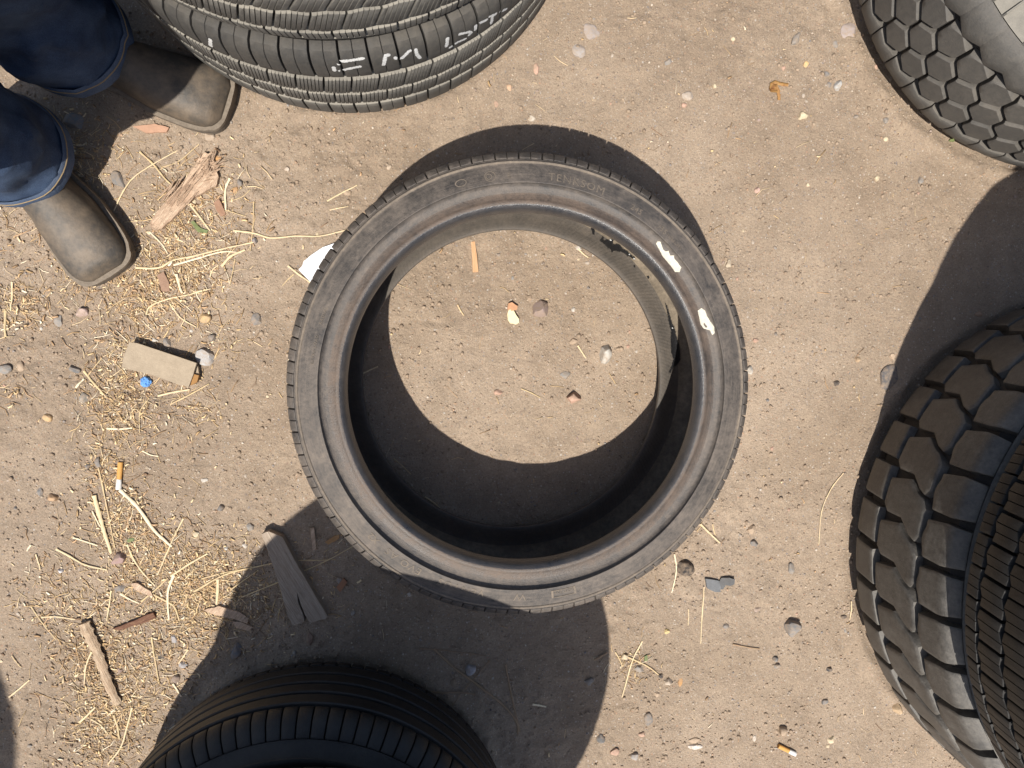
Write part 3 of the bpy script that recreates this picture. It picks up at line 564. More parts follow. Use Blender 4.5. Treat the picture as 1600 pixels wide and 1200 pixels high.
STALKS = [
 ([(175, 328), (190, 298), (204, 278), (236, 256), (280, 232)], 3, 1, 'long curved straw sweeping up from the toe shadow to above the bark slab'),
 ([(216, 236), (238, 256), (256, 278), (271, 292)], 4, 0, 'stiff straw lying left of the bark slab, its tip touching the slab'),
 ([(250, 260), (275, 252), (310, 224)], 2, 0, 'fine straw just left of the frayed end of the bark slab'),
 ([(274, 262), (288, 250), (304, 239)], 2, 2, 'short fine straw beside the frayed end of the bark slab'),
 ([(358, 278), (351, 296), (352, 328)], 5, 3, 'pale upright straw just right of the bark slab'),
 ([(357, 314), (376, 308), (390, 296)], 2, 0, 'thin slanting straw right of the pale upright straw'),
 ([(352, 328), (368, 333), (384, 338)], 2, 0, 'thin straw running right from the foot of the pale upright straw'),
 ([(395, 314), (395, 345), (393, 368), (390, 392)], 2.5, 0, 'thin straight straw standing across the long bent straw'),
 ([(296, 320), (312, 340), (327, 360)], 4.5, 1, 'straw beside the small green leaf below the bark slab'),
 ([(210, 418), (246, 418), (270, 406), (300, 400), (340, 390), (396, 378)], 4, 1, 'longest straw of the pair right of the lower boot, running from the boot toe'),
 ([(270, 414), (312, 402), (346, 393), (376, 394)], 4, 3, 'pale straw lying just under the longest straw right of the lower boot'),
 ([(364, 360), (396, 364), (421, 371), (460, 368), (498, 368), (540, 358)], 4, 1, 'long bent straw whose right end slips under the middle tyre'),
 ([(232, 362), (250, 380), (260, 396)], 3, 3, 'pale straw at the lower tip of the bark slab'),
 ([(345, 416), (360, 400), (382, 390)], 6, 1, 'broad split straw at the right end of the straw pair'),
 ([(326, 432), (332, 420), (340, 414)], 3, 1, 'short straw below the broad split straw'),
 ([(274, 428), (280, 450), (284, 458)], 5, 3, 'thick pale straw pointing down below the straw pair'),
 ([(280, 422), (285, 440), (290, 458)], 3, 2, 'brown straw beside the thick pale one below the straw pair'),
 ([(298, 459), (313, 454), (328, 451)], 3, 1, 'level straw above the weathered cardboard, right of the lower boot'),
 ([(366, 404), (362, 425), (358, 446)], 2, 0, 'fine straw hanging from the broad split straw'),
 ([(449, 415), (468, 430), (488, 444)], 4.5, 1, 'straw leading to the lower corner of the white paper scrap'),
 ([(458, 428), (448, 437), (440, 446)], 2, 0, 'tiny straw left of the white paper scrap'),
 ([(510, 313), (532, 300), (557, 288)], 3.5, 1, 'straw alone on bare dirt above left of the middle tyre'),
 ([(514, 327), (528, 324), (543, 321)], 2.5, 1, 'shorter straw just below the lone one above left of the middle tyre'),
 ([(16, 440), (16, 462), (15, 486)], 4, 1, 'upright straw at the left edge level with the lower boot toe'),
 ([(5, 485), (6, 505), (8, 526)], 6, 0, 'thick straw at the left edge, second from the top'),
 ([(129, 580), (146, 602), (165, 622)], 5, 0, 'slanting straw left of the blue scrap'),
 ([(117, 606), (123, 599), (129, 592)], 4.5, 3, 'short pale straw lowest left of the slanting one'),
 ([(157, 560), (146, 574), (136, 587)], 2, 0, 'thin straw crossing towards the cardboard from the left'),
 ([(245, 619), (270, 613), (295, 609)], 4.5, 1, 'straw lying parallel under the cardboard'),
 ([(265, 632), (295, 617), (325, 600)], 3, 0, 'long thin straw slanting below the cardboard corner'),
 ([(232, 622), (220, 640), (217, 655), (217, 677)], 2, 0, 'thin curved straw below the blue scrap'),
 ([(226, 497), (232, 480), (262, 467), (295, 460), (327, 451)], 3, 1, 'hooked straw curling round above the cardboard'),
 ([(265, 475), (282, 497), (305, 511)], 3, 1, 'straw slanting down from the hooked straw above the cardboard'),
 ([(165, 670), (185, 671), (205, 669)], 4.5, 3, 'level pale straw midway between cardboard and cigarette butt'),
 ([(220, 705), (233, 712), (245, 714)], 3, 3, 'pale bent straw right of the filter of the cigarette butt'),
 ([(185, 767), (212, 792), (240, 830), (267, 855)], 8, 3, 'thick pale stalk running down right from the cigarette butt'),
 ([(145, 775), (155, 810), (163, 838), (172, 866)], 9, 1, 'thick jointed stalk below left of the cigarette butt'),
 ([(152, 732), (162, 782), (170, 820), (177, 857)], 3, 0, 'long thin straw passing right beside the thick jointed stalk'),
 ([(86, 859), (106, 870), (130, 884), (165, 892)], 4.5, 1, 'bent straw left of the mauve stone'),
 ([(112, 841), (130, 847), (150, 854)], 3.5, 3, 'short straw above the bent one left of the mauve stone'),
 ([(284, 812), (274, 832), (265, 852), (244, 900)], 3.5, 1, 'long straight straw crossing the end of the thick pale stalk'),
 ([(197, 852), (207, 876), (220, 895), (240, 917)], 4, 1, 'curved straw right of the mauve stone'),
 ([(265, 902), (292, 884), (322, 867)], 4.5, 1, 'straw pointing up right towards the big shadow'),
 ([(300, 927), (350, 900), (400, 887), (450, 878), (510, 876)], 3.5, 0, 'long straw laid level across the grey board'),
 ([(375, 936), (430, 912), (510, 877), (552, 854)], 3, 0, 'long straw laid slantwise across the grey board up to the tyre'),
 ([(312, 907), (345, 898), (375, 892)], 3, 0, 'thin straw just left of the grey board'),
 ([(235, 930), (255, 940), (270, 950), (278, 972)], 4.5, 0, 'frayed straw below the brown wood chip'),
 ([(218, 942), (240, 924), (260, 905)], 3.5, 0, 'straw crossing over the brown wood chip'),
 ([(270, 900), (262, 920), (260, 937), (262, 970)], 6, 3, 'pale upright straw near the brown wood chip'),
 ([(171, 925), (168, 948), (164, 972)], 3.5, 1, 'upright straw above the dark sliver of wood'),
 ([(185, 930), (200, 938), (215, 945)], 3.5, 3, 'short pale straw left of the brown wood chip'),
 ([(338, 907), (338, 925), (336, 947)], 7.5, 1, 'broad flat straw just outside the big shadow'),
 ([(61, 967), (85, 966), (115, 970)], 3.5, 1, 'level straw left of the bark stick'),
 ([(45, 950), (62, 975), (85, 1002)], 2.5, 0, 'thin straw crossing the level one left of the bark stick'),
 ([(54, 867), (58, 880), (61, 892)], 3.5, 1, 'short upright straw alone at far left'),
 ([(47, 852), (43, 857), (40, 862)], 4, 3, 'tiny pale straw alone at far left'),
 ([(142, 800), (148, 812), (155, 825)], 3.5, 3, 'short pale straw against the thick jointed stalk'),
 ([(357, 925), (378, 910), (402, 893)], 3.5, 0, 'straw crossing the shadow edge left of the grey board'),
 ([(141, 1020), (133, 1040), (130, 1070)], 4, 1, 'curved straw left of the bark stick at its middle'),
 ([(292, 1017), (285, 1028), (277, 1039)], 4, 1, 'pale straw near the shadow edge, right of the dark round hole'),
 ([(235, 997), (240, 1030), (247, 1070)], 3.5, 0, 'thin straw right of the bark stick'),
 ([(269, 1070), (276, 1080), (282, 1090)], 4.5, 3, 'short pale straw pointing at the shadow edge'),
 ([(122, 1131), (134, 1120), (147, 1107)], 4.5, 1, 'straw slanting up just below the bark stick'),
 ([(140, 1127), (155, 1136), (167, 1150)], 3, 1, 'curved straw under the bark stick'),
 ([(175, 1120), (182, 1140), (185, 1157)], 5, 0, 'thick straw below the foot of the bark stick'),
 ([(205, 1107), (196, 1140), (187, 1170), (167, 1196)], 4, 1, 'long straw running to the bottom edge at left'),
 ([(12, 1091), (28, 1078), (44, 1064)], 3.5, 1, 'straw across the soft shadow in the lower left corner'),
 ([(15, 1027), (22, 1036), (30, 1046)], 2.5, 0, 'tiny straw in the upper part of the soft corner shadow'),
 ([(678, 1016), (712, 1047), (735, 1063), (772, 1091), (798, 1115), (808, 1132), (810, 1150)], 6, 4, 'thick bent twig in the big shadow beside the bottom stack'),
 ([(790, 1039), (795, 1065), (800, 1091), (813, 1146)], 4, 4, 'thin twig joining the foot of the thick bent twig'),
 ([(655, 1015), (705, 1019), (759, 1027)], 2.5, 4, 'fine stem across the top of the thick bent twig'),
 ([(766, 1034), (735, 1068), (706, 1102)], 2.5, 4, 'fine stem crossing the thick bent twig at right angles'),
 ([(673, 1080), (705, 1082), (743, 1087)], 4, 4, 'straw stub poking out beside the bottom stack'),
 ([(832, 1101), (844, 1104), (854, 1107)], 5.5, 3, 'short pale straw in the big shadow right of the twigs'),
 ([(1320, 740), (1301, 765), (1286, 800), (1281, 852)], 2.5, 1, 'thin curved straw left of the big lug tyre'),
 ([(1101, 918), (1098, 953), (1096, 1007)], 3, 1, 'thin upright straw hanging below the grey rubber chip'),
 ([(1055, 867), (1058, 893), (1051, 928)], 3.5, 3, 'straw passing under the black charcoal lump'),
 ([(1096, 820), (1110, 834), (1126, 849)], 4.5, 1, 'straw against the lower right rim of the middle tyre'),
 ([(1115, 820), (1117, 829), (1120, 838)], 3, 0, 'tiny straw beside the one at the lower right tyre rim'),
 ([(1005, 1004), (989, 1035), (973, 1092)], 3.5, 1, 'long straw standing across the small litter heap right of the big shadow'),
 ([(962, 1020), (968, 1030), (974, 1043)], 3, 0, 'short straw at the left of the small litter heap'),
 ([(982, 1029), (1011, 1042), (1036, 1061)], 3.5, 0, 'straw running down right out of the small litter heap'),
 ([(1146, 1008), (1166, 1012), (1188, 1015)], 3.5, 4, 'brown twig bit alone above the bottom right of the dirt'),
 ([(1077, 953), (1077, 966), (1076, 978)], 2.5, 1, 'tiny straw left of the thin upright straw'),
 ([(929, 1032), (938, 1027), (949, 1021)], 6.5, 4, 'brown splinter at the edge of the big shadow'),
 ([(1331, 940), (1330, 955), (1329, 969)], 3, 1, 'straw tucked against the foot of the big lug tyre'),
 ([(904, 388), (912, 396), (920, 402)], 3.5, 1, 'short straw by the white flake inside the middle tyre'),
 ([(564, 585), (576, 579), (590, 573)], 4, 1, 'straw at the left inside the middle tyre, in shade'),
 ([(815, 608), (830, 614), (845, 622)], 2.5, 0, 'thin straw near the centre of the middle tyre'),
 ([(904, 540), (910, 549), (917, 560)], 4.5, 1, 'splinter left of the grey white stone inside the middle tyre'),
 ([(664, 777), (676, 785), (688, 795)], 3, 0, 'straw in the shaded lower part inside the middle tyre'),
 ([(615, 717), (630, 730), (642, 742)], 2.5, 0, 'thin straw high in the shaded lower left inside the middle tyre'),
 ([(715, 476), (719, 484), (725, 493)], 4, 0, 'small splinter below the orange one inside the middle tyre'),
]
for pts, w, c, lab in STALKS:
    tag(stalk('twig' if c == 4 else 'straw', pts, w*.64, c), lab, 'straw' if c != 4 else 'twig', 'straws scattered on the dirt')

ico = bmesh.new(); bmesh.ops.create_icosphere(ico, subdivisions=3, radius=1); IV = np.array([v.co[:] for v in ico.verts]); IF = [[v.index for v in f.verts] for f in ico.faces]; ico.free()
ico = bmesh.new(); bmesh.ops.create_icosphere(ico, subdivisions=1, radius=1); IV1 = np.array([v.co[:] for v in ico.verts]); IF1 = np.array([[v.index for v in f.verts] for f in ico.faces]); ico.free()
def rockshape(V, facets, rng, rnd=.86):
    V = V.copy()
    for _ in range(facets):
        n = rng.normal(size=3); n[2] = abs(n[2])*.8; n /= np.linalg.norm(n); dd = rng.uniform(.55, rnd); dt = V@n
        V = V-np.maximum(dt-dd, 0)[:, None]*n
    return V
def stone(px, py, w, h, rot, col, lab, hz=.45, facets=9, sink=.45, group='stones lying on the dirt', mat=None, cat='stone', name='stone', jit=.1):
    rng = np.random.RandomState(int(px*7+py*13) % 99991); V = rockshape(IV, facets, rng); V = V*(1+.05*vnoise(V[:, 0]*3, V[:, 1]*3+V[:, 2]*2, 1.0, px % 7)[:, None])
    k = HC/FPX; sx, sy = w*k/2, h*k/2; sz = min(sx, sy)*2*hz; V = V*np.array([sx, sy, sz])/np.array([.85, .85, 1]); a = math.radians(rot)
    V = np.c_[V[:, 0]*math.cos(a)-V[:, 1]*math.sin(a), V[:, 0]*math.sin(a)+V[:, 1]*math.cos(a), V[:, 2]]
    me = mesh(name, V, IF, mat or M_col, True, 32)
    if not mat:
        n = vnoise(V[:, 0], V[:, 1]+V[:, 2], .004, px % 11)[:, None]; cc = np.array(col)[None, :]*(1+jit*2.2*n); at_ = me.color_attributes.new('Col', 'FLOAT_COLOR', 'POINT'); at_.data.foreach_set('color', np.c_[np.clip(cc, 0, 1), np.ones(len(cc))].astype(np.float32).ravel())
    o = link(name, me); x, y = at(px, py, sz*.4); o.location = (x, y, float(gh(x, y))+sz*(.75-sink)); return tag(o, lab, cat, group)
GR = (.26, .25, .235); GB = (.19, .19, .19); MV = (.34, .26, .235); CR = (.66, .56, .38); TN = (.42, .32, .23); WH = (.56, .54, .49); DK = (.06, .058, .06); PK = (.52, .33, .25); OR = (.50, .28, .12)
STONES = [
 (846, 483, 24, 25, 20, MV, 'mauve angular stone near the centre of the middle tyre', .55), (948, 553, 19, 29, -8, WH, 'grey white wedge shaped stone inside the middle tyre', .7),
 (897, 623, 22, 19, 0, PK, 'rounded pinkish stone inside the middle tyre, right of centre', .6), (884, 587, 16, 11, 10, GR, 'flat grey stone above the rounded pinkish one inside the middle tyre', .3),
 (905, 387, 11, 7, -25, WH, 'small white flake under the inner rim of the middle tyre', .3), (897, 534, 12, 8, 30, TN, 'tiny tan stone left of the splinter inside the middle tyre', .5),
 (779, 614, 12, 9, 0, PK, 'reddish pebble at lower left of centre inside the middle tyre', .4), (828, 465, 9, 9, 0, TN, 'tan pebble above left of the mauve stone', .4), (897, 484, 6, 7, 0, WH, 'tiny white pebble right of the mauve stone', .4),
 (1175, 579, 10, 12, 0, WH, 'white pebble touching the right rim of the middle tyre', .6), (1240, 982, 26, 28, 15, GB, 'pale blue grey angular stone on the lower right dirt', .6), (1237, 890, 10, 18, -5, GR, 'small upright grey stone right of the rubber chips', .5),
 (1178, 829, 12, 14, 0, TN, 'upper tan stone of the pair right of the middle tyre', .45), (1181, 851, 13, 10, -15, GB, 'lower dark grey stone of the pair right of the middle tyre', .5),
 (1213, 1030, 10, 9, 20, GB, 'upper stone of the small dark pair under the pale blue grey stone', .55), (1215, 1041, 10, 10, 0, GR, 'lower stone of the small dark pair under the pale blue grey stone', .5), (1298, 1047, 10, 9, 20, DK, 'small black stone left of the foot of the lug tyre', .5),
 (1226, 1146, 17, 14, -10, TN, 'brown stone just above the lower right cigarette butt', .65), (1301, 1158, 12, 12, 0, CR, 'cream round pebble right of the lower right cigarette butt', .35), (1404, 1108, 16, 19, 10, (.55, .40, .24), 'golden brown pebble against the foot of the lug tyre', .5),
 (1088, 1170, 22, 10, -5, (.72, .66, .60), 'flat white angular chip near the bottom edge', .3), (1086, 1159, 18, 9, 8, TN, 'tan chip just above the flat white chip', .25), (1016, 1127, 15, 21, 10, GB, 'triangular blue grey chip near the bottom edge', .35),
 (940, 1157, 15, 14, 0, GB, 'round blue grey pebble near the bottom edge left of the triangular chip', .55), (962, 1179, 14, 12, 0, PK, 'brown pebble low at the bottom edge', .45), (993, 1185, 11, 14, -10, (.45, .43, .41), 'pale grey pebble at the bottom edge', .55),
 (1005, 1151, 11, 9, 0, PK, 'pinkish pebble above the bottom edge', .35), (921, 1067, 16, 14, 0, GR, 'pale stone alone in the right part of the big shadow', .4), (735, 1048, 19, 16, 20, (.40, .40, .43), 'smooth oval grey stone beside the thick twig', .55),
 (709, 1068, 9, 17, -10, (.30, .22, .15), 'brown oval pebble left of the thick twig', .4), (483, 1000, 10, 19, -8, (.26, .17, .13), 'reddish brown pebble in shade under the grey board', .45), (460, 1021, 7, 8, 0, GR, 'small grey pebble in shade under the grey board', .5),
 (1043, 988, 8, 8, 0, (.72, .56, .24), 'tiny yellow pebble right of the big shadow', .4), (977, 1028, 12, 13, 0, CR, 'tan round pebble at the top of the small litter heap', .55), (999, 1046, 15, 11, -10, GR, 'grey pebble in the small litter heap', .4),
 (1046, 1068, 12, 12, 0, (.55, .47, .38), 'light pebble right of the small litter heap', .5), (1033, 1058, 9, 8, 0, DK, 'dark pebble at the upper left of the light one by the small litter heap', .5), (1064, 1068, 7, 16, -20, OR, 'orange sliver stone right of the light pebble', .3),
 (1256, 181, 16, 13, 10, CR, 'cream angular stone right of the curled brown leaf', .4), (1329, 47, 25, 26, 0, (.36, .31, .30), 'large mauve grey stone sunk flush near the top right tyre', .12), (925, 46, 23, 25, 0, (.34, .30, .28), 'mauve grey stone sunk flush near the top edge', .12),
 (905, 78, 18, 20, 20, (.36, .33, .31), 'grey stone sunk in the dirt below the mauve grey one at top', .2), (1245, 61, 11, 21, -30, GR, 'slim grey stone sunk slantwise near the top edge', .3), (1307, 68, 8, 12, 0, GR, 'small grey oval left of the large sunk stone', .2),
 (1312, 132, 12, 15, -20, (.43, .45, .45), 'smooth pale grey oval pebble at upper right', .45), (1293, 114, 9, 9, 0, GB, 'dark grey pebble above left of the smooth pale oval', .4), (1297, 131, 8, 8, 0, GB, 'blue grey dot left of the smooth pale oval', .2),
 (1075, 149, 16, 14, 0, (.48, .42, .36), 'pale grey stone high between the tyres', .3), (1070, 164, 8, 8, 0, PK, 'pink pebble under the pale grey stone high between the tyres', .4), (1117, 134, 7, 7, 0, CR, 'tiny cream pebble right of the pale grey stone', .4), (1045, 95, 14, 8, 35, GR, 'grey sliver stone slanting near the top edge', .3),
 (1260, 100, 9, 8, 0, (.68, .46, .22), 'small amber pebble above the cream stone', .3), (1225, 106, 6, 8, 0, PK, 'tiny pink pebble above the curled leaf', .3), (1371, 103, 6, 7, 0, PK, 'tiny pink pebble left of the top right tyre', .3),
 (1385, 187, 9, 9, 0, GR, 'grey pebble left of the lowest part of the top right tyre', .4), (1373, 278, 10, 8, 0, CR, 'cream pebble below the top right tyre', .4), (1442, 281, 9, 13, 20, GR, 'grey pebble right below the top right tyre', .45), (1386, 217, 7, 7, 0, CR, 'pale pebble below the grey one near the top right tyre', .4),
 (1185, 296, 10, 9, 0, (.62, .42, .36), 'pink pebble right of the shadow of the middle tyre', .45), (839, 105, 8, 15, 0, PK, 'salmon upright pebble right of the top stack', .35), (797, 134, 7, 10, 20, (.58, .38, .25), 'orange pebble below the top stack', .35),
 (1141, 412, 9, 13, 0, (.52, .45, .34), 'light tan pebble right of the middle tyre, level with its upper dab', .35), (1183, 532, 8, 7, 0, PK, 'reddish pebble right of the middle tyre, level with its lower dab', .5),
 (1393, 594, 34, 44, -15, (.10, .10, .105), 'flat lump of black asphalt left of the lug tyre', .12), (1398, 557, 9, 9, 0, (.55, .42, .30), 'small tan pebble above the lump of asphalt', .3), (1343, 562, 8, 8, 20, (.50, .36, .22), 'brown pebble left of the lump of asphalt', .4), (1309, 599, 9, 10, 0, DK, 'black speck stone far left of the lump of asphalt', .5),
 (1532, 491, 12, 9, 0, (.34, .22, .15), 'brown pebble in the shade above the lug tyre', .4), (320, 556, 27, 26, 35, (.42, .42, .42), 'pale grey three cornered stone right of the cardboard', .3), (330, 528, 11, 12, 0, GB, 'small dark stone above the three cornered one', .5),
 (126, 487, 16, 15, 15, (.50, .38, .34), 'pinkish angular stone below the toe of the lower boot', .6), (90, 500, 13, 17, 0, GR, 'grey flat stone left of the pinkish angular one', .35), (319, 496, 16, 15, 10, (.58, .40, .20), 'amber angular stone above right of the cardboard', .45), (400, 500, 15, 18, 0, GB, 'blue grey stone left of the rim of the middle tyre', .3),
 (114, 577, 16, 12, -25, GB, 'blue grey stone left of the cardboard', .55), (127, 622, 15, 15, 0, (.30, .29, .26), 'dull grey stone below the blue grey one at left', .4), (72, 654, 12, 12, 0, (.60, .40, .20), 'amber pebble alone at left', .55), (6, 577, 18, 14, 0, GR, 'grey stone cut by the left edge', .4), (28, 572, 10, 16, 10, TN, 'tan stone beside the grey one at the left edge', .4),
 (240, 532, 10, 7, 0, WH, 'whitish bit above the cardboard', .3), (260, 536, 10, 14, 10, GB, 'blue grey stone above the middle of the cardboard', .35), (184, 874, 24, 19, 10, (.34, .23, .22), 'mauve stone in the lower straw heap', .5), (186, 921, 15, 12, 10, GB, 'dark grey stone below the mauve one', .3),
 (342, 797, 11, 12, 0, GB, 'dark grey stone left of the big shadow', .55), (389, 826, 11, 12, 0, GR, 'grey stone left of the top of the grey board', .5), (80, 779, 15, 12, -5, (.50, .32, .18), 'light brown three cornered stone at far left', .5), (59, 770, 9, 13, 0, GB, 'blue grey pebble left of the light brown stone', .3),
 (151, 724, 9, 17, 0, GB, 'slim dark stone left of the cigarette filter', .5), (134, 729, 8, 8, 0, GB, 'small grey stone far left of the cigarette filter', .4), (318, 751, 9, 7, 0, WH, 'white fleck right of the cigarette butt', .3), (380, 855, 7, 9, 0, WH, 'white pebble left of the grey board', .45), (352, 859, 7, 6, 0, WH, 'whitish speck left of the white pebble', .4),
 (93, 893, 8, 7, 0, (.55, .54, .56), 'pale round pebble left of the mauve stone', .5), (92, 772, 4, 4, 0, CR, 'speck beside the light brown stone', .4), (304, 837, 9, 9, 0, CR, 'cream pebble right of the thick pale stalk', .35), (368, 1021, 17, 27, -5, (.16, .17, .19), 'dark slate stone just inside the big shadow', .25),
 (284, 1042, 13, 10, 0, (.40, .41, .43), 'pale grey oval pebble near the shadow edge at lower left', .4), (270, 1000, 10, 13, 20, (.36, .37, .40), 'blue grey pebble above the dark round hole', .3), (185, 1050, 9, 9, 0, (.27, .20, .17), 'dull brown pebble right of the bark stick', .3), (273, 1063, 13, 11, 0, (.33, .26, .23), 'mauve pebble at the shadow edge at lower left', .45),
 (182, 281, 15, 26, 25, GB, 'blue grey broken stone at the edge of the boot shadow', .3), (112, 187, 27, 24, -10, (.20, .22, .24), 'dark blue grey stone between the two boots', .3), (325, 211, 15, 13, 0, (.50, .41, .32), 'tan stone just below the toe of the upper boot', .6), (340, 247, 10, 8, 0, OR, 'orange stone right of the frayed end of the bark', .3),
 (397, 375, 8, 9, 20, (.25, .25, .27), 'small slate pebble under the long bent straw', .6), (374, 285, 8, 10, 0, GB, 'dark pebble right of the bark slab', .4), (367, 296, 9, 10, 0, OR, 'orange chip stone right of the pale upright straw', .3), (541, 299, 10, 9, 0, TN, 'tan pebble near the upper left rim of the middle tyre', .35),
 (447, 263, 8, 8, 0, (.52, .44, .36), 'light pebble above left of the middle tyre', .35), (607, 259, 8, 8, 0, (.52, .42, .32), 'light pebble right above the shadow of the middle tyre', .35), (390, 370, 6, 6, 0, TN, 'speck near the long bent straw', .3), (776, 160, 6, 9, 0, PK, 'tiny red pebble under the top stack', .3), (831, 183, 12, 8, 0, (.55, .50, .42), 'pale stone at the very top of the middle tyre shadow', .3),
 (530, 910, 8, 12, 20, (.34, .31, .28), 'grey chip in shade between board and tyre', .3), (640, 930, 8, 6, 0, (.50, .44, .38), 'pale speck in shade under the middle tyre', .4), (551, 958, 7, 7, 0, (.40, .38, .36), 'grey pebble in shade right of the board', .5), (1028, 1086, 8, 9, 0, TN, 'tan speck under the small litter heap', .3), (1182, 1158, 7, 10, 0, (.62, .57, .50), 'pale chip left of the lower right cigarette butt', .3),
 (1290, 1098, 11, 11, 0, GB, 'dark grey pebble above the cream round pebble', .4), (1321, 965, 10, 8, 0, DK, 'dark pebble close to the left side of the lug tyre', .4), (1184, 954, 14, 8, 10, (.33, .26, .22), 'brown flat pebble between rubber chips and pale blue grey stone', .35), (1135, 978, 11, 9, 0, GB, 'blue grey pebble under the rubber chips', .3)]
for s in STONES: stone(*s[:7], hz=s[7])
# small pebbles nobody could name one by one but countable: alike individuals
def free(x, y, pad=0):
    for t in (C, A, T, G1, B1):
        d = math.hypot(x-t.cx, y-t.cy)
        if t is C and d < .245: continue
        if d < t.R+pad: return False
    return True
PC = [GR, GB, TN, PK, CR, WH, MV, (.45, .40, .34), (.30, .25, .20)]
proto = []; PN = ['grey', 'dark grey', 'tan', 'pinkish', 'cream', 'white', 'mauve', 'pale brown', 'dull brown', 'plain grey']
for i in range(10):
    rng = np.random.RandomState(100+i); V = rockshape(IV1*1.0, 5, rng)*np.array([1, rng.uniform(.65, .95), .55]); c = PC[i % len(PC)]
    me = mesh('pebble', V, IF1.tolist(), M_col, True, 40); a = me.color_attributes.new('Col', 'FLOAT_COLOR', 'POINT'); a.data.foreach_set('color', np.array([(*c, 1)]*len(V), np.float32).ravel()); proto.append(me)
k = 0
while k < 120:
    px, py = random.uniform(0, 1600), random.uniform(0, 1200); x, y = at(px, py)
    if not free(x, y, .012) or random.random() > (.9 if px > 850 or py > 900 else .45): continue
    o = link('pebble', random.choice(proto)); r = random.uniform(.0028, .0050); o.scale = (r, r, r); o.rotation_euler.z = random.uniform(0, 6.3)
    o.location = (x, y, float(gh(x, y))+r*.15); tag(o, 'small '+PN[proto.index(o.data)]+' pebble half sunk in the dirt '+('near the middle tyre' if math.hypot(px-811, py-600) < 480 and px > 400 else 'towards the '+('upper' if py < 500 else 'lower')+(' right' if px > 800 else ' left')), 'pebble', 'small pebbles in the open dirt'); k += 1
# uncountable fine gravel, crumbs and chaff
def scatter(name, n, rmin, rmax, cols, mat, seed, flat=.6, power=2.5, dens=None, sink=.2):
    rng = np.random.RandomState(seed); x = rng.uniform(-1.15, 1.42, n*2); y = rng.uniform(-1.15, .92, n*2)
    if dens is not None: kk = rng.rand(n*2) < dens(x, y); x, y = x[kk], y[kk]
    x, y = x[:n], y[:n]; n = len(x); r = rmin+(rmax-rmin)*rng.rand(n)**power; a = rng.rand(n)*6.283
    v = IV1 if True else IV; V = v[None]*(1+rng.uniform(-.22, .22, (n, len(v), 1))); V = V*np.stack([r, r*rng.uniform(.6, 1, n), r*flat*rng.uniform(.6, 1.2, n)], -1)[:, None, :]
    ca, sa = np.cos(a)[:, None], np.sin(a)[:, None]; X = V[..., 0]*ca-V[..., 1]*sa; Y = V[..., 0]*sa+V[..., 1]*ca
    z = gh(x, y)+r*flat*(.5-sink); P = np.stack([X+x[:, None], Y+y[:, None], V[..., 2]+z[:, None]], -1).reshape(-1, 3)
    F = (IF1[None]+(np.arange(n)*len(v))[:, None, None]).reshape(-1, 3); c = None
    if cols is not None: cc = np.array(cols)[rng.randint(0, len(cols), n)]*rng.uniform(.75, 1.2, (n, 1)); c = np.repeat(cc, len(v), 0)
    return tag(link(name, fast_mesh(name, P, F, mat, 3, c, smooth=cols is not None)), kind='stuff')
GC = [(.34, .265, .195)]*6+[(.42, .335, .25)]*4+[(.52, .44, .34), (.27, .22, .18), (.27, .26, .26), (.45, .30, .20), (.62, .55, .46), (.20, .17, .15), (.36, .29, .25)]
scatter('fine_gravel', 40000, .0006, .0028, GC, M_col, 5, power=2.2)
scatter('soil_crumbs', 24000, .0008, .0046, [(.34, .26, .188), (.30, .225, .16), (.38, .295, .215)], M_col, 6, flat=.8, power=3.2, dens=lambda x, y: np.clip(.35+1.3*vnoise(x, y, .12, 12)+.25*(x < .0), .05, 1), sink=.3)
CL = [(300, 330, 75, 1.0), (280, 420, 75, 1.4), (190, 440, 45, 1), (120, 430, 50, .4), (30, 480, 40, 1), (20, 620, 30, .3), (190, 560, 60, .8), (190, 640, 55, 1.3), (160, 720, 40, 1), (180, 800, 50, 1), (230, 880, 75, 1.5), (330, 910, 60, 1.8), (290, 960, 70, 1.2),
      (150, 1010, 60, 1.2), (170, 1090, 70, 1.3), (160, 1160, 60, 1.2), (90, 930, 60, .6), (990, 1040, 28, .5), (340, 520, 40, .3), (300, 640, 40, .6), (120, 240, 60, .8), (20, 350, 50, .3), (400, 960, 50, .6), (500, 900, 60, .2), (240, 480, 50, .9), (250, 1060, 60, .7)]
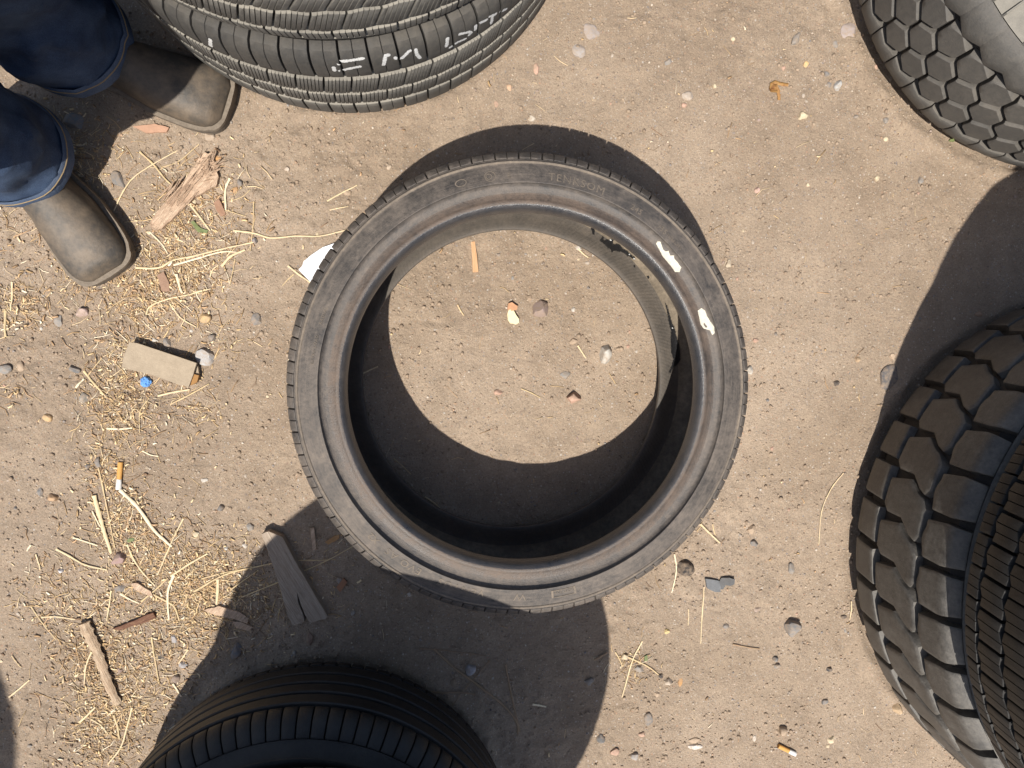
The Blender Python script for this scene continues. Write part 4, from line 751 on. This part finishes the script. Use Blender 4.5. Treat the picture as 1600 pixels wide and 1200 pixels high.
def chaff(name, n, seed, Lr, Wr, wide=False):
    rng = np.random.RandomState(seed); w = np.array([c[2]**1.5*c[3] for c in CL]); w /= w.sum(); ci = rng.choice(len(CL), n, p=w); c = np.array(CL)[ci]
    px = c[:, 0]+rng.normal(size=n)*c[:, 2]*.62; py = c[:, 1]+rng.normal(size=n)*c[:, 2]*.62
    un = rng.rand(n) < .05; px[un] = rng.uniform(0, 1600, un.sum()); py[un] = rng.uniform(0, 1200, un.sum())
    P = np.array([at(a, b) for a, b in zip(px, py)]); x, y = P[:, 0], P[:, 1]; a = rng.rand(n)*6.283; L = Lr[0]+(Lr[1]-Lr[0])*rng.rand(n)**2.2; W = Wr[0]+(Wr[1]-Wr[0])*rng.rand(n)**1.6; bend = rng.normal(size=n)*L*.09
    V = []; tilt = rng.normal(size=n)*.10
    base = None; Z = gh(x, y)
    for s_ in (-1, 0, 1):
        mx = x+np.cos(a)*L*s_/2-np.sin(a)*bend*(s_ == 0); my = y+np.sin(a)*L*s_/2+np.cos(a)*bend*(s_ == 0); mz = np.maximum(gh(mx, my), Z)+W*.3+.0006+np.maximum(0, tilt*s_)*L*.5
        for q in ((-1, 0), (0, .75), (1, 0), (0, -.5)):
            V.append(np.stack([mx-np.sin(a)*W*q[0]*.5, my+np.cos(a)*W*q[0]*.5, mz+W*q[1]*(.5 if not wide else .25)], -1))
    V = np.stack(V, 1); f = []
    for s_ in (0, 4):
        for q in range(4): f.append((s_+q, s_+4+q, s_+4+(q+1) % 4, s_+(q+1) % 4))
    f += [(0, 1, 2, 3), (11, 10, 9, 8)]; f = np.array(f); F = (f[None]+(np.arange(n)*12)[:, None, None]).reshape(-1, 4)
    pal = np.array([(.60, .44, .24), (.70, .55, .34), (.46, .31, .16), (.34, .22, .12), (.78, .68, .50), (.50, .33, .19), (.24, .15, .09)]); cc = pal[rng.choice(len(pal), n, p=[.24, .20, .18, .13, .08, .12, .05])]*rng.uniform(.8, 1.15, (n, 1))
    return tag(link(name, fast_mesh(name, V.reshape(-1, 3), F, M_straw, 4, np.repeat(cc, 12, 0), smooth=False)), kind='stuff')
chaff('straw_litter', 9000, 21, (.003, .030), (.0004, .0016)); chaff('bark_crumbs', 3800, 22, (.002, .011), (.0012, .0042), True)

# ---- wood, card, paper and scraps
def slab(name, poly, z, th, mat, lab, cat, px=True, rz=None, rough=.0006, cuts=3, tilt=0):
    P = [at(*p, z) for p in poly] if px else poly; cx = sum(p[0] for p in P)/len(P); cy = sum(p[1] for p in P)/len(P)
    g0 = float(gh(cx, cy)); bm = bmesh.new(); top = [bm.verts.new((x-cx, y-cy, th)) for x, y in P]; bot = [bm.verts.new((x-cx, y-cy, -.002)) for x, y in P]
    area = sum(P[i][0]*P[(i+1) % len(P)][1]-P[(i+1) % len(P)][0]*P[i][1] for i in range(len(P)))
    bm.faces.new(top); bm.faces.new(bot[::-1])
    for i in range(len(P)): j = (i+1) % len(P); bm.faces.new((top[i], bot[i], bot[j], top[j]))
    bmesh.ops.recalc_face_normals(bm, faces=bm.faces[:]); bmesh.ops.triangulate(bm, faces=[f for f in bm.faces if len(f.verts) > 4])
    bmesh.ops.subdivide_edges(bm, edges=[e for e in bm.edges if e.calc_length() > .006], cuts=cuts, use_grid_fill=True)
    for v in bm.verts:
        n = vnoise(v.co.x, v.co.y, .008, 3); v.co += Vector((n*rough, vnoise(v.co.y, v.co.x, .005, 4)*rough, n*rough*1.5)); v.co.z += tilt*v.co.x
    me = bpy.data.meshes.new(name); bm.to_mesh(me); bm.free(); me.materials.append(mat); me.shade_smooth(); me.set_sharp_from_angle(angle=math.radians(35))
    o = link(name, me); o.location = (cx, cy, g0+.001); 
    if lab: tag(o, lab, cat)
    return o
Wgrey = fibre('weathered grey board', (.29, .225, .165), (.38, .305, .235), (.47, .39, .31), math.radians(-60), 150, .05, .0014)
bd = slab('wooden_board', [(409, 834), (420, 830), (441, 838), (452, 858), (468, 888), (484, 915), (512, 962), (508, 967), (484, 972), (477, 960), (470, 942), (464, 925), (466, 940), (474, 962), (476, 971), (458, 977), (450, 962), (440, 925), (424, 875)], .012, .016, Wgrey,
     'weathered grey board with a split end lying in the big shadow', 'board', rough=.0014)
Wbark = fibre('fibrous red bark', (.42, .285, .195), (.56, .405, .285), (.70, .54, .39), math.radians(50), 120, .07, .0025)
bk = slab('bark_slab', [(233, 352), (240, 336), (262, 312), (285, 285), (300, 262), (310, 246), (320, 238), (324, 240), (331, 236), (330, 246), (338, 256), (336, 268), (341, 276), (336, 292), (326, 296), (312, 304), (296, 314), (280, 330), (266, 344), (252, 356), (240, 361)], .006, .006, Wbark,
     'fibrous reddish bark slab with a frayed upper end below the boots', 'bark', rough=.0042, cuts=2)
def fray(parent, px, py, n, ang, spread, L, mat, name='wood_fibre'):
    V = []; F = []; x0, y0 = at(px, py, .008)
    for i in range(n):
        a = ang+random.uniform(-spread, spread); x = x0+random.uniform(-.022, .022)*math.cos(ang+pi/2)-parent.location.x+random.uniform(-.012, .004)*math.cos(ang); y = y0+random.uniform(-.022, .022)*math.sin(ang+pi/2)-parent.location.y+random.uniform(-.012, .004)*math.sin(ang); z = random.uniform(.003, .010); l = L*random.uniform(.4, 1); w = random.uniform(.0007, .0020)
        b = len(V); dx, dy = math.cos(a), math.sin(a)
        for t, ww in ((0, w), (.6, w*.8), (1, w*.2)):
            V += [(x+dx*l*t-dy*ww, y+dy*l*t+dx*ww, z+.002*t), (x+dx*l*t, y+dy*l*t, z+ww*1.4+.002*t), (x+dx*l*t+dy*ww, y+dy*l*t-dx*ww, z+.002*t)]
        for s_ in (0, 3):
            for q in range(3): F.append((b+s_+q, b+s_+(q+1) % 3, b+s_+3+(q+1) % 3, b+s_+3+q))
    return link(name, mesh(name, V, F, mat, False), parent)
tag(fray(bk, 325, 262, 70, math.radians(35), .7, .020, Wbark), kind='stuff')
tag(fray(bk, 272, 310, 40, math.radians(50), .12, .050, Wbark), kind='stuff')
card = empty('cardboard_piece', (*at(250, 570, .01), 0)); tag(card, 'folded piece of weathered brown cardboard lying left of the middle tyre', 'cardboard')
def cardpart(name, poly, z, th, mat, **k):
    o = slab(name, poly, z, th, mat, None, None, **k); o.location = o.location-card.location; o.location.z = z; o.parent = card; return o
cardpart('top_face', [(203, 535), (215, 536), (260, 551), (308, 567), (303, 585), (296, 604), (281, 601), (240, 586), (203, 577), (192, 573), (194, 560)], .012, .0035, M_card, rough=.0008)
cardpart('lower_face', [(212, 541), (310, 572), (312, 584), (305, 600), (294, 603), (206, 575)], .002, .004, M_card, rough=.0008)
cardpart('torn_core', [(302, 584), (312, 586), (309, 597), (299, 602)], .0065, .004, M_cardin, rough=.001)
paper = slab('paper_scrap', [(466, 421), (472, 415), (474, 408), (486, 398), (504, 386), (527, 378), (560, 400), (540, 450), (500, 450), (487, 443)], .002, .0009, M_paper, 'white paper scrap sticking out from under the left rim of the middle tyre', 'paper', rough=.0003); paper.location.z += .0045
sp = slab('wood_splinter', [(736, 377), (742, 376), (745, 396), (748, 424), (739, 425), (738, 402)], .004, .004, fibre('orange wood', (.44, .24, .12), (.58, .35, .19), (.64, .42, .26), math.radians(-82), 300, .06, .0005), 'orange wood splinter lying inside the middle tyre near its upper rim', 'splinter', rough=.0005)
ch = empty('torn_foam_chip', (*at(802, 490, .004), float(gh(*at(802, 490))))); tag(ch, 'cream torn chip with an orange brown tip inside the middle tyre', 'chip')
for nm, poly, m_ in (('cream_part', [(793, 492), (795, 484), (802, 483), (806, 491), (811, 498), (812, 504), (806, 507), (798, 505), (794, 499)], plain('cream foam', (.80, .72, .46), (.74, .64, .38), 200, .8)),
                     ('orange_tip', [(795, 474), (800, 472), (809, 478), (808, 484), (804, 485), (795, 486), (793, 480)], plain('orange foam', (.55, .30, .16), (.44, .24, .14), 200, .8))):
    o = slab(nm, poly, .004, .006, m_, None, None, rough=.0012); o.location = o.location-ch.location; o.location.z = .001; o.parent = ch
chip = slab('wood_chip', [(203, 913), (212, 912), (234, 925), (238, 934), (230, 932), (208, 921)], .004, .004, Wbark, 'flat brown wood chip in the lower straw heap', 'wood chip', rough=.001)
sl_ = slab('wood_sliver', [(174, 984), (200, 974), (222, 964), (238, 958), (243, 966), (232, 972), (206, 979), (186, 986)], .004, .005, fibre('charred wood', (.09, .04, .03), (.17, .085, .055), (.28, .17, .10), math.radians(20), 200, .06, .001), 'dark charred sliver of wood right of the bark stick top', 'wood sliver', rough=.0015)
slab('wood_chip', [(316, 955), (340, 949), (372, 958), (388, 968), (384, 976), (352, 966), (330, 962)], .004, .006, Wbark, 'brown bark strip crossing the shadow edge beside the board', 'wood chip', rough=.0018)
slab('wood_chip', [(362, 972), (378, 974), (394, 982), (388, 988), (368, 982)], .004, .006, Wbark, 'short brown bark piece just inside the big shadow', 'wood chip', rough=.0015)
slab('dry_leaf', [(499, 856), (508, 847), (522, 838), (529, 838), (528, 844), (514, 851), (506, 855)], .004, .002, plain('tan leaf', (.46, .27, .12), (.34, .18, .08), 120, .7), 'curled orange brown leaf on the shade above the board', 'leaf', rough=.002)
slab('wood_chip', [(484, 826), (490, 825), (494, 860), (488, 861)], .004, .003, Wbark, 'thin dark splinter in shade near the board top', 'wood chip', rough=.0012)
slab('bark_bit', [(525, 918), (536, 904), (542, 910), (531, 926)], .004, .003, plain('red bark', (.36, .18, .10), (.28, .14, .08), 120, .8), 'reddish bark bit in shade right of the board', 'bark', rough=.0015)
slab('bark_bit', [(333, 316), (341, 310), (346, 320), (352, 334), (344, 338), (336, 326)], .004, .004, plain('red bark', (.36, .22, .15), (.28, .16, .10), 120, .8), 'rust red bark bit at the right of the bark slab', 'bark', rough=.0015)
slab('wood_chip', [(205, 196), (240, 192), (262, 198), (258, 205), (225, 206)], .004, .003, plain('pink chip', (.50, .30, .20), (.42, .25, .17), 90, .8), 'pale reddish flat wood chip under the upper boot', 'wood chip', rough=.001)
slab('bark_bit', [(244, 430), (254, 424), (262, 440), (264, 455), (252, 456)], .004, .003, plain('red bark', (.34, .22, .15), (.26, .16, .11), 120, .8), 'broad brown bark flake between boot and cardboard', 'bark', rough=.0015)
for poly, lab in (([(296, 346), (301, 344), (312, 356), (324, 359), (322, 364), (308, 362)], 'small green leaf below the bark slab'), ([(195, 846), (200, 842), (207, 842), (206, 847), (198, 849)], 'small green leaf in the lower straw heap'), ([(1484, 219), (1490, 213), (1497, 216), (1491, 221)], 'green sprig at the foot of the top right tyre'), ([(1008, 1027), (1012, 1025), (1013, 1034), (1008, 1035)], 'pale green leaf bit in the small litter heap')):
    slab('green_leaf', poly, .004, .0012, M_leafg, lab, 'leaf', rough=.0015)
# bark stick at lower left, round with peeling skin
Wst = fibre('bark stick wood', (.30, .20, .13), (.46, .34, .23), (.62, .50, .36), math.radians(-66), 140, .05, .0016)
st = stalk('bark_stick', [(131, 973), (140, 995), (150, 1015), (160, 1042), (170, 1070), (185, 1100)], 17, (.5, .4, .3), lift=.001, flat=.62, mat=Wst); tag(st, 'thick short bark stick with peeling skin at lower left', 'stick')
pe = slab('peeling_skin', [(126, 978), (134, 996), (146, 1022), (140, 1018), (128, 994), (123, 982)], .010, .004, Wst, None, None, rough=.002); pe.location = pe.location-st.location; pe.location.z = -.004; pe.parent = st
# curled brown leaf
cl = empty('curled_leaf', (*at(1216, 140, .004), float(gh(*at(1216, 140))))); tag(cl, 'curled brown dead leaf alone on the dirt at upper right', 'leaf')
for nm, pts, w in (('leaf_blade', [(1206, 140), (1207, 132), (1212, 129), (1222, 132), (1231, 133)], 7), ('leaf_blade', [(1209, 143), (1210, 137), (1214, 136)], 12), ('leaf_stem', [(1214, 137), (1217, 146), (1218, 156)], 6)):
    o = stalk(nm, pts, w, (.3, .15, .06), lift=.002, mat=M_rust if nm == 'leaf_blade' else M_cardin); o.location -= cl.location; o.parent = cl
# cigarette butts
def butt(p0, p1, frac, r, lab):
    a = Vector((*at(*p0, .004), 0)); b = Vector((*at(*p1, .004), 0)); m_ = (a+b)/2; e = empty('cigarette_butt', (m_.x, m_.y, float(gh(m_.x, m_.y))+r*.9)); tag(e, lab, 'cigarette butt', 'cigarette butts')
    d = (b-a); L = d.length; d.normalize(); s_ = Vector((-d.y, d.x, 0))
    for nm, t0, t1, mt in (('filter', 0, frac, M_butt), ('paper_end', frac, 1, M_cig)):
        V = []; F = []; n = 12; ts = np.linspace(t0, t1, 7)
        for t in ts:
            c = -d*L/2+d*L*t
            for q in range(n):
                an = 2*pi*q/n; rr = r*(1 if nm == 'filter' else 1.02)*(1+.10*math.sin(an*2+t*9)*(nm != 'filter')+random.uniform(-.05, .05)); V.append(c+s_*math.cos(an)*rr+Vector((0, 0, 1))*math.sin(an)*rr*.85)
        for i in range(len(ts)-1):
            for q in range(n): F.append((i*n+q, i*n+(q+1) % n, (i+1)*n+(q+1) % n, (i+1)*n+q))
        F += [tuple(range(n))[::-1], tuple(range(len(V)-n, len(V)))]; link(nm, mesh(nm, V, F, mt, True, 50), e)
butt((186, 723), (183, 766), .62, .0044, 'cigarette butt with orange filter standing above the thick pale stalk')
butt((1219, 1169), (1246, 1182), .6, .0042, 'cigarette butt with yellow filter near the bottom right of the dirt')
# blue crumpled scrap
rng = np.random.RandomState(3); V = IV*np.array([.009, .0085, .005])*(1+.30*rng.uniform(-1, 1, (len(IV), 1))*np.abs(IV[:, 2:])+.12*np.sin(IV[:, :1]*14)); me = mesh('blue_scrap', V, IF, M_cap, False); o = link('blue_scrap', me); o.location = (*at(226, 597, .005), float(gh(*at(226, 597)))+.004); tag(o, 'crumpled bright blue scrap at the lower edge of the cardboard', 'scrap')
# rubber chips and charcoal lump
stone(1071, 889, 30, 21, -25, (.035, .032, .032), 'black charcoal lump below the lower right rim of the middle tyre', hz=.5, facets=3, group=None, name='charcoal_lump', cat='charcoal')
R_chip = rubber('chip rubber', (.05, .055, .06), (.2, .17, .14), .25, .5, 30, .1)
slab('rubber_chip', [(1103, 905), (1118, 907), (1124, 908), (1127, 918), (1127, 926), (1118, 926), (1106, 920)], .006, .004, plain('pale rubber', (.17, .175, .18), (.12, .125, .13), 120, .7), 'pale grey flat rubber chip, left of the touching pair', 'rubber chip', rough=.0008)
slab('rubber_chip', [(1122, 916), (1128, 904), (1140, 903), (1148, 905), (1147, 913), (1141, 916), (1134, 915), (1131, 922), (1128, 922)], .006, .006, R_chip, 'black folded rubber chip, right of the touching pair', 'rubber chip', rough=.001, tilt=.15)
# dark round hole lid at lower left
stone(250, 1026, 11, 11, 0, (.04, .04, .04), 'small black disc near the shadow edge at lower left', hz=.12, facets=0, group=None, name='black_disc', cat='disc')

# ---------------------------------------------------------------- the person standing at the upper left
PZ = lambda x, y, z: Vector((x, y, z))
M_boot, nt, b_ = newmat('scuffed grey brown boot leather', .56, .4); p_ = pos(nt)
c_ = mixc(nt, ramp(nt, noise(nt, p_, 22, 5, .7), [(.38, (0, 0, 0)), (.66, (1, 1, 1))]).outputs[0], (.060, .054, .047), (.165, .128, .092)); nt.links.new(c_, b_.inputs['Base Color'])
nb = bump(nt, b_, noise(nt, p_, 90, 4, .65, .5), .0012, .6); bump(nt, b_, noise(nt, p_, 500, 3, .7), .0003, .6, nb)
M_sole = plain('worn boot sole', (.16, .135, .11), (.10, .085, .07), 90, .75, .0006)
M_welt = plain('boot welt', (.24, .20, .155), (.16, .13, .10), 150, .8, .0006)
def denim(name, c1, c2):
    m, nt, b = newmat(name, .85, .2); p = pos(nt); c = mixc(nt, ramp(nt, noise(nt, p, 16, 4, .6), [(.35, (0, 0, 0)), (.7, (1, 1, 1))]).outputs[0], c1, c2)
    c = mixc(nt, 1.0, c, ramp(nt, noise(nt, p, 900, 2, .7), [(.25, (.6, .6, .62)), (.75, (1.4, 1.4, 1.4))]).outputs[0], 'MULTIPLY'); nt.links.new(c, b.inputs['Base Color'])
    n_ = bump(nt, b, noise(nt, p, 28, 4, .55, .6), .004, .5); bump(nt, b, noise(nt, p, 1100, 2, .6), .0004, .8, n_); return m
M_denim = denim('blue denim', (.026, .042, .080), (.066, .100, .165)); M_hem = denim('faded hem denim', (.06, .09, .15), (.12, .155, .22)); M_stitch = plain('seam thread', (.34, .26, .15), (.28, .2, .11), 300)
M_skin = plain('skin', (.42, .24, .16), (.36, .20, .13), 60, .55); M_shirt = denim('dark work shirt', (.03, .035, .05), (.045, .05, .07)); M_hair = plain('dark hair', (.02, .016, .012), (.035, .026, .02), 300, .6)
person = empty('person', (-.62, .33, 0)); tag(person, 'person in dark blue jeans and dusty square-toed boots standing at the upper left', 'person')
O = person.location.copy()
def loft(name, rings, mat, parent, caps=(True, True), sharp=None):
    n = len(rings[0]); V = [p for r in rings for p in r]; F = []
    for i in range(len(rings)-1):
        for q in range(n): F.append((i*n+q, i*n+(q+1) % n, (i+1)*n+(q+1) % n, (i+1)*n+q))
    if caps[0]: F.append(tuple(range(n))[::-1])
    if caps[1]: F.append(tuple(range(len(V)-n, len(V))))
    return link(name, mesh(name, V, F, mat, True, sharp), parent)
def boot(toe, ang, side):
    """toe: world xy of the toe tip; ang: heading of the foot"""
    d = Vector((math.cos(ang), math.sin(ang), 0)); s_ = Vector((-d.y, d.x, 0)); up = Vector((0, 0, 1)); L = .305; org = Vector((*toe, 0))-d*L-O; e = empty('boot', (0, 0, 0)); e.parent = person
    W = lambda x: np.interp(x, [0, .03, .08, .14, .20, .25, .275, .285, .294, .300, .305], [.030, .036, .034, .035, .046, .0495, .0485, .0465, .042, .036, .026])*1.02
    Hh = lambda x: np.interp(x, [0, .04, .10, .15, .19, .23, .27, .295, .305], [.10, .12, .125, .105, .083, .070, .058, .046, .030])
    cen = lambda x: side*np.interp(x, [0, .1, .2, .305], [0, 0, -.004, -.002])
    rings = []; n = 28
    for x in list(np.linspace(0, .276, 26))+[.283, .289, .294, .298, .301, .3035, .305]:
        w, h, r = W(x), Hh(x), []
        for q in range(n):
            a = 2*pi*q/n; cx, cy = math.cos(a), math.sin(a); px = w*abs(cx)**.82*(1 if cx > 0 else -1); z = .024+(h-.024)*(max(0, cy)**.8 if cy > 0 else 0)-(.006*abs(cy) if cy < 0 else 0)
            wr = (.0030*math.sin(x*330+3*vnoise(x*40, q*.3, 1.0, 7))+.0016*math.sin(x*520+a*3)+.0010)*math.exp(-((x-.165)/.040)**2)*max(0, cy)+.0014*math.sin(x*210+2*math.sin(a*2)+side)*math.exp(-((x-.175)/.035)**2)*max(0, cy)+.0016*vnoise(x, px, .03, 5+side)
            r.append(org+d*x+s_*(px+cen(x))+up*(z+wr))
        rings.append(r)
    loft('boot_upper', rings, M_boot, e, sharp=60)
    def plate(name, grow, z0, z1, x0, x1, mat):
        out = []; xs = list(np.linspace(x0, x1, 26))
        L_ = [(x, W(x)+grow) for x in xs]; R_ = [(x, -(W(x)+grow)) for x in xs[::-1]]
        if x1 > .3:
            w0 = W(.305)+grow; L_ = [q_ for q_ in L_ if q_[0] < .296]; R_ = [q_ for q_ in R_ if q_[0] < .296]; w1 = L_[-1][1]; xa = L_[-1][0]
            for k_ in range(1, 9): an_ = k_/9*pi/2; L_.append((xa+(x1+grow-xa)*math.sin(an_), w0*.55+(w1-w0*.55)*math.cos(an_)))
            L_.append((x1+grow+.001, 0))
            for k_ in range(8, 0, -1): an_ = k_/9*pi/2; L_.append((xa+(x1+grow-xa)*math.sin(an_), -(w0*.55+(w1-w0*.55)*math.cos(an_))))
        P = [org+d*x+s_*(w+cen(min(x, .305))) for x, w in L_+R_]
        return loft(name, [[p+up*z for p in P] for z in (z0, z0+.002, z1-.002, z1)], mat, e, sharp=50)
    plate('boot_welt', .0065, .017, .024, .012, .305, M_welt); plate('boot_sole', .0055, .002, .0165, .10, .305, M_sole); plate('boot_heel', .004, .001, .0165, .0, .085, M_sole)
    rings = []
    for z, rx, ry, off in ((.09, .048, .038, .075), (.12, .048, .040, .072), (.16, .048, .042, .070), (.22, .048, .044, .068)):
        rings.append([org+d*(off+rx*math.cos(2*pi*q/n))+s_*(ry*math.sin(2*pi*q/n))+up*z for q in range(n)])
    loft('boot_shaft', rings, M_boot, e)
    return e
boot((-.362, .367), math.radians(-18), 1); boot((-.560, .090), math.radians(-58), -1)
def leg(pts, seed, name='jeans_leg'):
    """pts: (x, y, z, rx) from the hem up"""
    Pn = spline([p for p in pts], 20); rings = []; n = 48
    for i, (x, y, z, r) in enumerate(Pn):
        ring = []
        for q in range(n):
            a = 2*pi*q/n; f = i/len(Pn)
            fold = .0075*math.sin(z*58+2.2*vnoise(a, z*3, .9, seed+5)+1.6*math.sin(a+seed)+seed)*math.exp(-z*2.2)*(.6+.4*math.sin(a*2+seed))+.019*vnoise(a*.9+seed, z*6, .7, seed)+.009*vnoise(a*2.2, z*16, .7, seed+1)+.004*math.sin(a*3+seed+z*6)
            rg = 1-abs(math.sin(z*30+2.6*vnoise(a*1.1, z*2, .9, seed+8)*2+a*.9*(1 if seed < 2 else -1))); fold += .011*rg**3*math.exp(-z*1.6)*(.35+.65*abs(math.sin(a*1.3+seed)))-.002
            fold *= min(1, .22+(z-.08)*14); ring.append(Vector((x+(r+fold)*math.cos(a), y+(r+fold)*math.sin(a)*.96, z+.004*math.sin(a+seed)*(1-f)))-O)
        rings.append(ring)
    o = loft(name, rings, M_denim, person, caps=(False, False))
    hem = [[(p-Vector((Pn[0][0], Pn[0][1], Pn[0][2]))+O)*k+Vector((Pn[0][0], Pn[0][1], Pn[0][2]))-O+Vector((0, 0, dz)) for p in rings[0]] for k, dz in ((.95, .004), (.965, -.004), (1.03, -.005), (1.035, 0), (1.030, .020), (1.0, .024))]
    h = loft('hem', hem, M_hem, o, caps=(False, False), sharp=50)
    st = [[(p-Vector((Pn[0][0], Pn[0][1], Pn[0][2]))+O)*k+Vector((Pn[0][0], Pn[0][1], Pn[0][2]))-O+Vector((0, 0, dz)) for p in rings[0]] for k, dz in ((1.034, .0160), (1.046, .0166), (1.046, .0176), (1.033, .0182))]
    loft('seam_stitching', st, M_stitch, o, caps=(False, False))
    return o
leg([(-.568, .434, .085, .084), (-.570, .437, .14, .083), (-.570, .440, .24, .079), (-.550, .432, .38, .082), (-.530, .415, .50, .088), (-.55, .36, .66, .098), (-.60, .29, .80, .108), (-.63, .25, .90, .115)], 1.0)
leg([(-.664, .268, .080, .085), (-.664, .272, .13, .083), (-.650, .272, .24, .076), (-.605, .244, .38, .082), (-.570, .222, .50, .089), (-.60, .18, .66, .098), (-.66, .13, .80, .108), (-.69, .10, .90, .115)], 2.7)
# body: one continuous skinned figure under the clothes
def skin(name, pts, edges, rad, mat, parent, sub=2):
    me = bpy.data.meshes.new(name); me.from_pydata([tuple(Vector(p)-O) for p in pts], edges, []); o = link(name, me, parent); m = o.modifiers.new('skin', 'SKIN'); m.use_smooth_shade = True
    sv = me.skin_vertices[0].data
    for i, r in enumerate(rad): sv[i].radius = (r, r) if not isinstance(r, tuple) else r; sv[i].use_root = i == 0
    s_ = o.modifiers.new('sub', 'SUBSURF'); s_.levels = sub; s_.render_levels = sub; me.materials.append(mat); return o
pel = (-.66, .155, .95); f_ = Vector((.8, -.6, 0)).normalized(); rt = Vector((f_.y, -f_.x, 0)); c0 = Vector(pel)
ch_ = c0+Vector((0, 0, .38)); nk = c0+Vector((0, 0, .52))+f_*.02; hd = c0+Vector((0, 0, .64))+f_*.06
shR = c0+Vector((0, 0, .46))+rt*.19; shL = c0+Vector((0, 0, .46))-rt*.19; elR = Vector((-.80, -.115, 1.10)); elL = shL-rt*.05-Vector((0, 0, .27))-f_*.08; wrR = Vector((-.60, -.045, 1.04)); wrL = elL+f_*.14+Vector((0, 0, .02))+rt*.05
P_ = [c0, c0+Vector((0, 0, .16)), ch_, nk, hd-Vector((0, 0, .02)), hd+Vector((0, 0, .09)), shR, elR, wrR, shL, elL, wrL, Vector((-.62, .27, .86)), Vector((-.53, .415, .50)), Vector((-.57, .438, .12)), Vector((-.69, .11, .86)), Vector((-.57, .222, .50)), Vector((-.665, .252, .12)), wrR+Vector((.0175, .0665, .01)), wrL+f_*.07+Vector((0, 0, .01))]
E_ = [(0, 1), (1, 2), (2, 3), (3, 4), (4, 5), (2, 6), (6, 7), (7, 8), (2, 9), (9, 10), (10, 11), (0, 12), (12, 13), (13, 14), (0, 15), (15, 16), (16, 17), (8, 18), (11, 19)]
Rr = [.12, .115, .13, .052, .075, .07, .055, .038, .026, .055, .038, .026, .075, .050, .040, .075, .050, .040, (.038, .018), (.038, .018)]
body = skin('body', P_, E_, Rr, M_skin, person)
fR = Vector((.25, .95, 0)).normalized(); rR = Vector((fR.y, -fR.x, 0)); f0, r0_ = f_, rt
for wr, sd in ((wrR, 1), (wrL, -1)):
    f_, rt = (fR, rR) if sd == 1 else (f0, r0_)
    h0 = wr+f_*.075+Vector((0, 0, .01))
    for k, (off, ln) in enumerate(((-.030, .066), (-.010, .076), (.010, .072), (.030, .058))):
        a = h0+rt*off; fg = skin('finger', [a-f_*.03, a+f_*.01, a+f_*(.01+ln*.5)-Vector((0, 0, ln*.12)), a+f_*(.01+ln*.85)-Vector((0, 0, ln*.40))], [(0, 1), (1, 2), (2, 3)], [.0095, .009, .0085, .007], M_skin, body, 1)
    a = wr+f_*.03-rt*sd*.022; skin('thumb', [a-rt*(-sd)*.01, a-rt*sd*.02+f_*.02, a-rt*sd*.03+f_*.048-Vector((0, 0, .01))], [(0, 1), (1, 2)], [.012, .0105, .008], M_skin, body, 1)
f_, rt = f0, r0_
skin('shirt', [c0-Vector((0, 0, .04)), c0+Vector((0, 0, .16)), ch_, nk-Vector((0, 0, .03)), shR, elR, elR*.45+wrR*.55, shL, elL, elL*.45+wrL*.55], [(0, 1), (1, 2), (2, 3), (2, 4), (4, 5), (5, 6), (2, 7), (7, 8), (8, 9)], [.16, .155, .165, .062, .075, .056, .047, .075, .056, .047], M_shirt, person)
skin('jeans_seat', [c0+Vector((0, 0, .06)), c0-Vector((0, 0, .02)), Vector((-.62, .27, .86)), Vector((-.69, .11, .86))], [(0, 1), (1, 2), (1, 3)], [.145, .15, .11, .11], M_denim, person)
skin('hair', [hd+Vector((0, 0, .03))-f_*.03, hd+Vector((0, 0, .12))-f_*.01, hd+Vector((0, 0, .05))-f_*.045], [(0, 1), (0, 2)], [.080, .070, .06], M_hair, person)
fc = hd+f_*.075
for dx_, dz_, r_, nm in ((-.03, .045, .012, 'eye'), (.03, .045, .012, 'eye'), (0, .015, .014, 'nose'), (0, -.025, .016, 'mouth')):
    me = mesh(nm, IV*np.array([r_, r_, r_*(.5 if nm == 'mouth' else 1)]), IF, M_skin if nm == 'nose' else (M_hair if nm == 'eye' else M_rust)); o = link(nm, me, body); o.location = fc+rt*dx_+Vector((0, 0, dz_))-O-f_*.008
for s_ in (1, -1): me = mesh('ear', IV*np.array([.012, .012, .028]), IF, M_skin); o = link('ear', me, body); o.location = hd+rt*.082*s_+Vector((0, 0, .03))-O
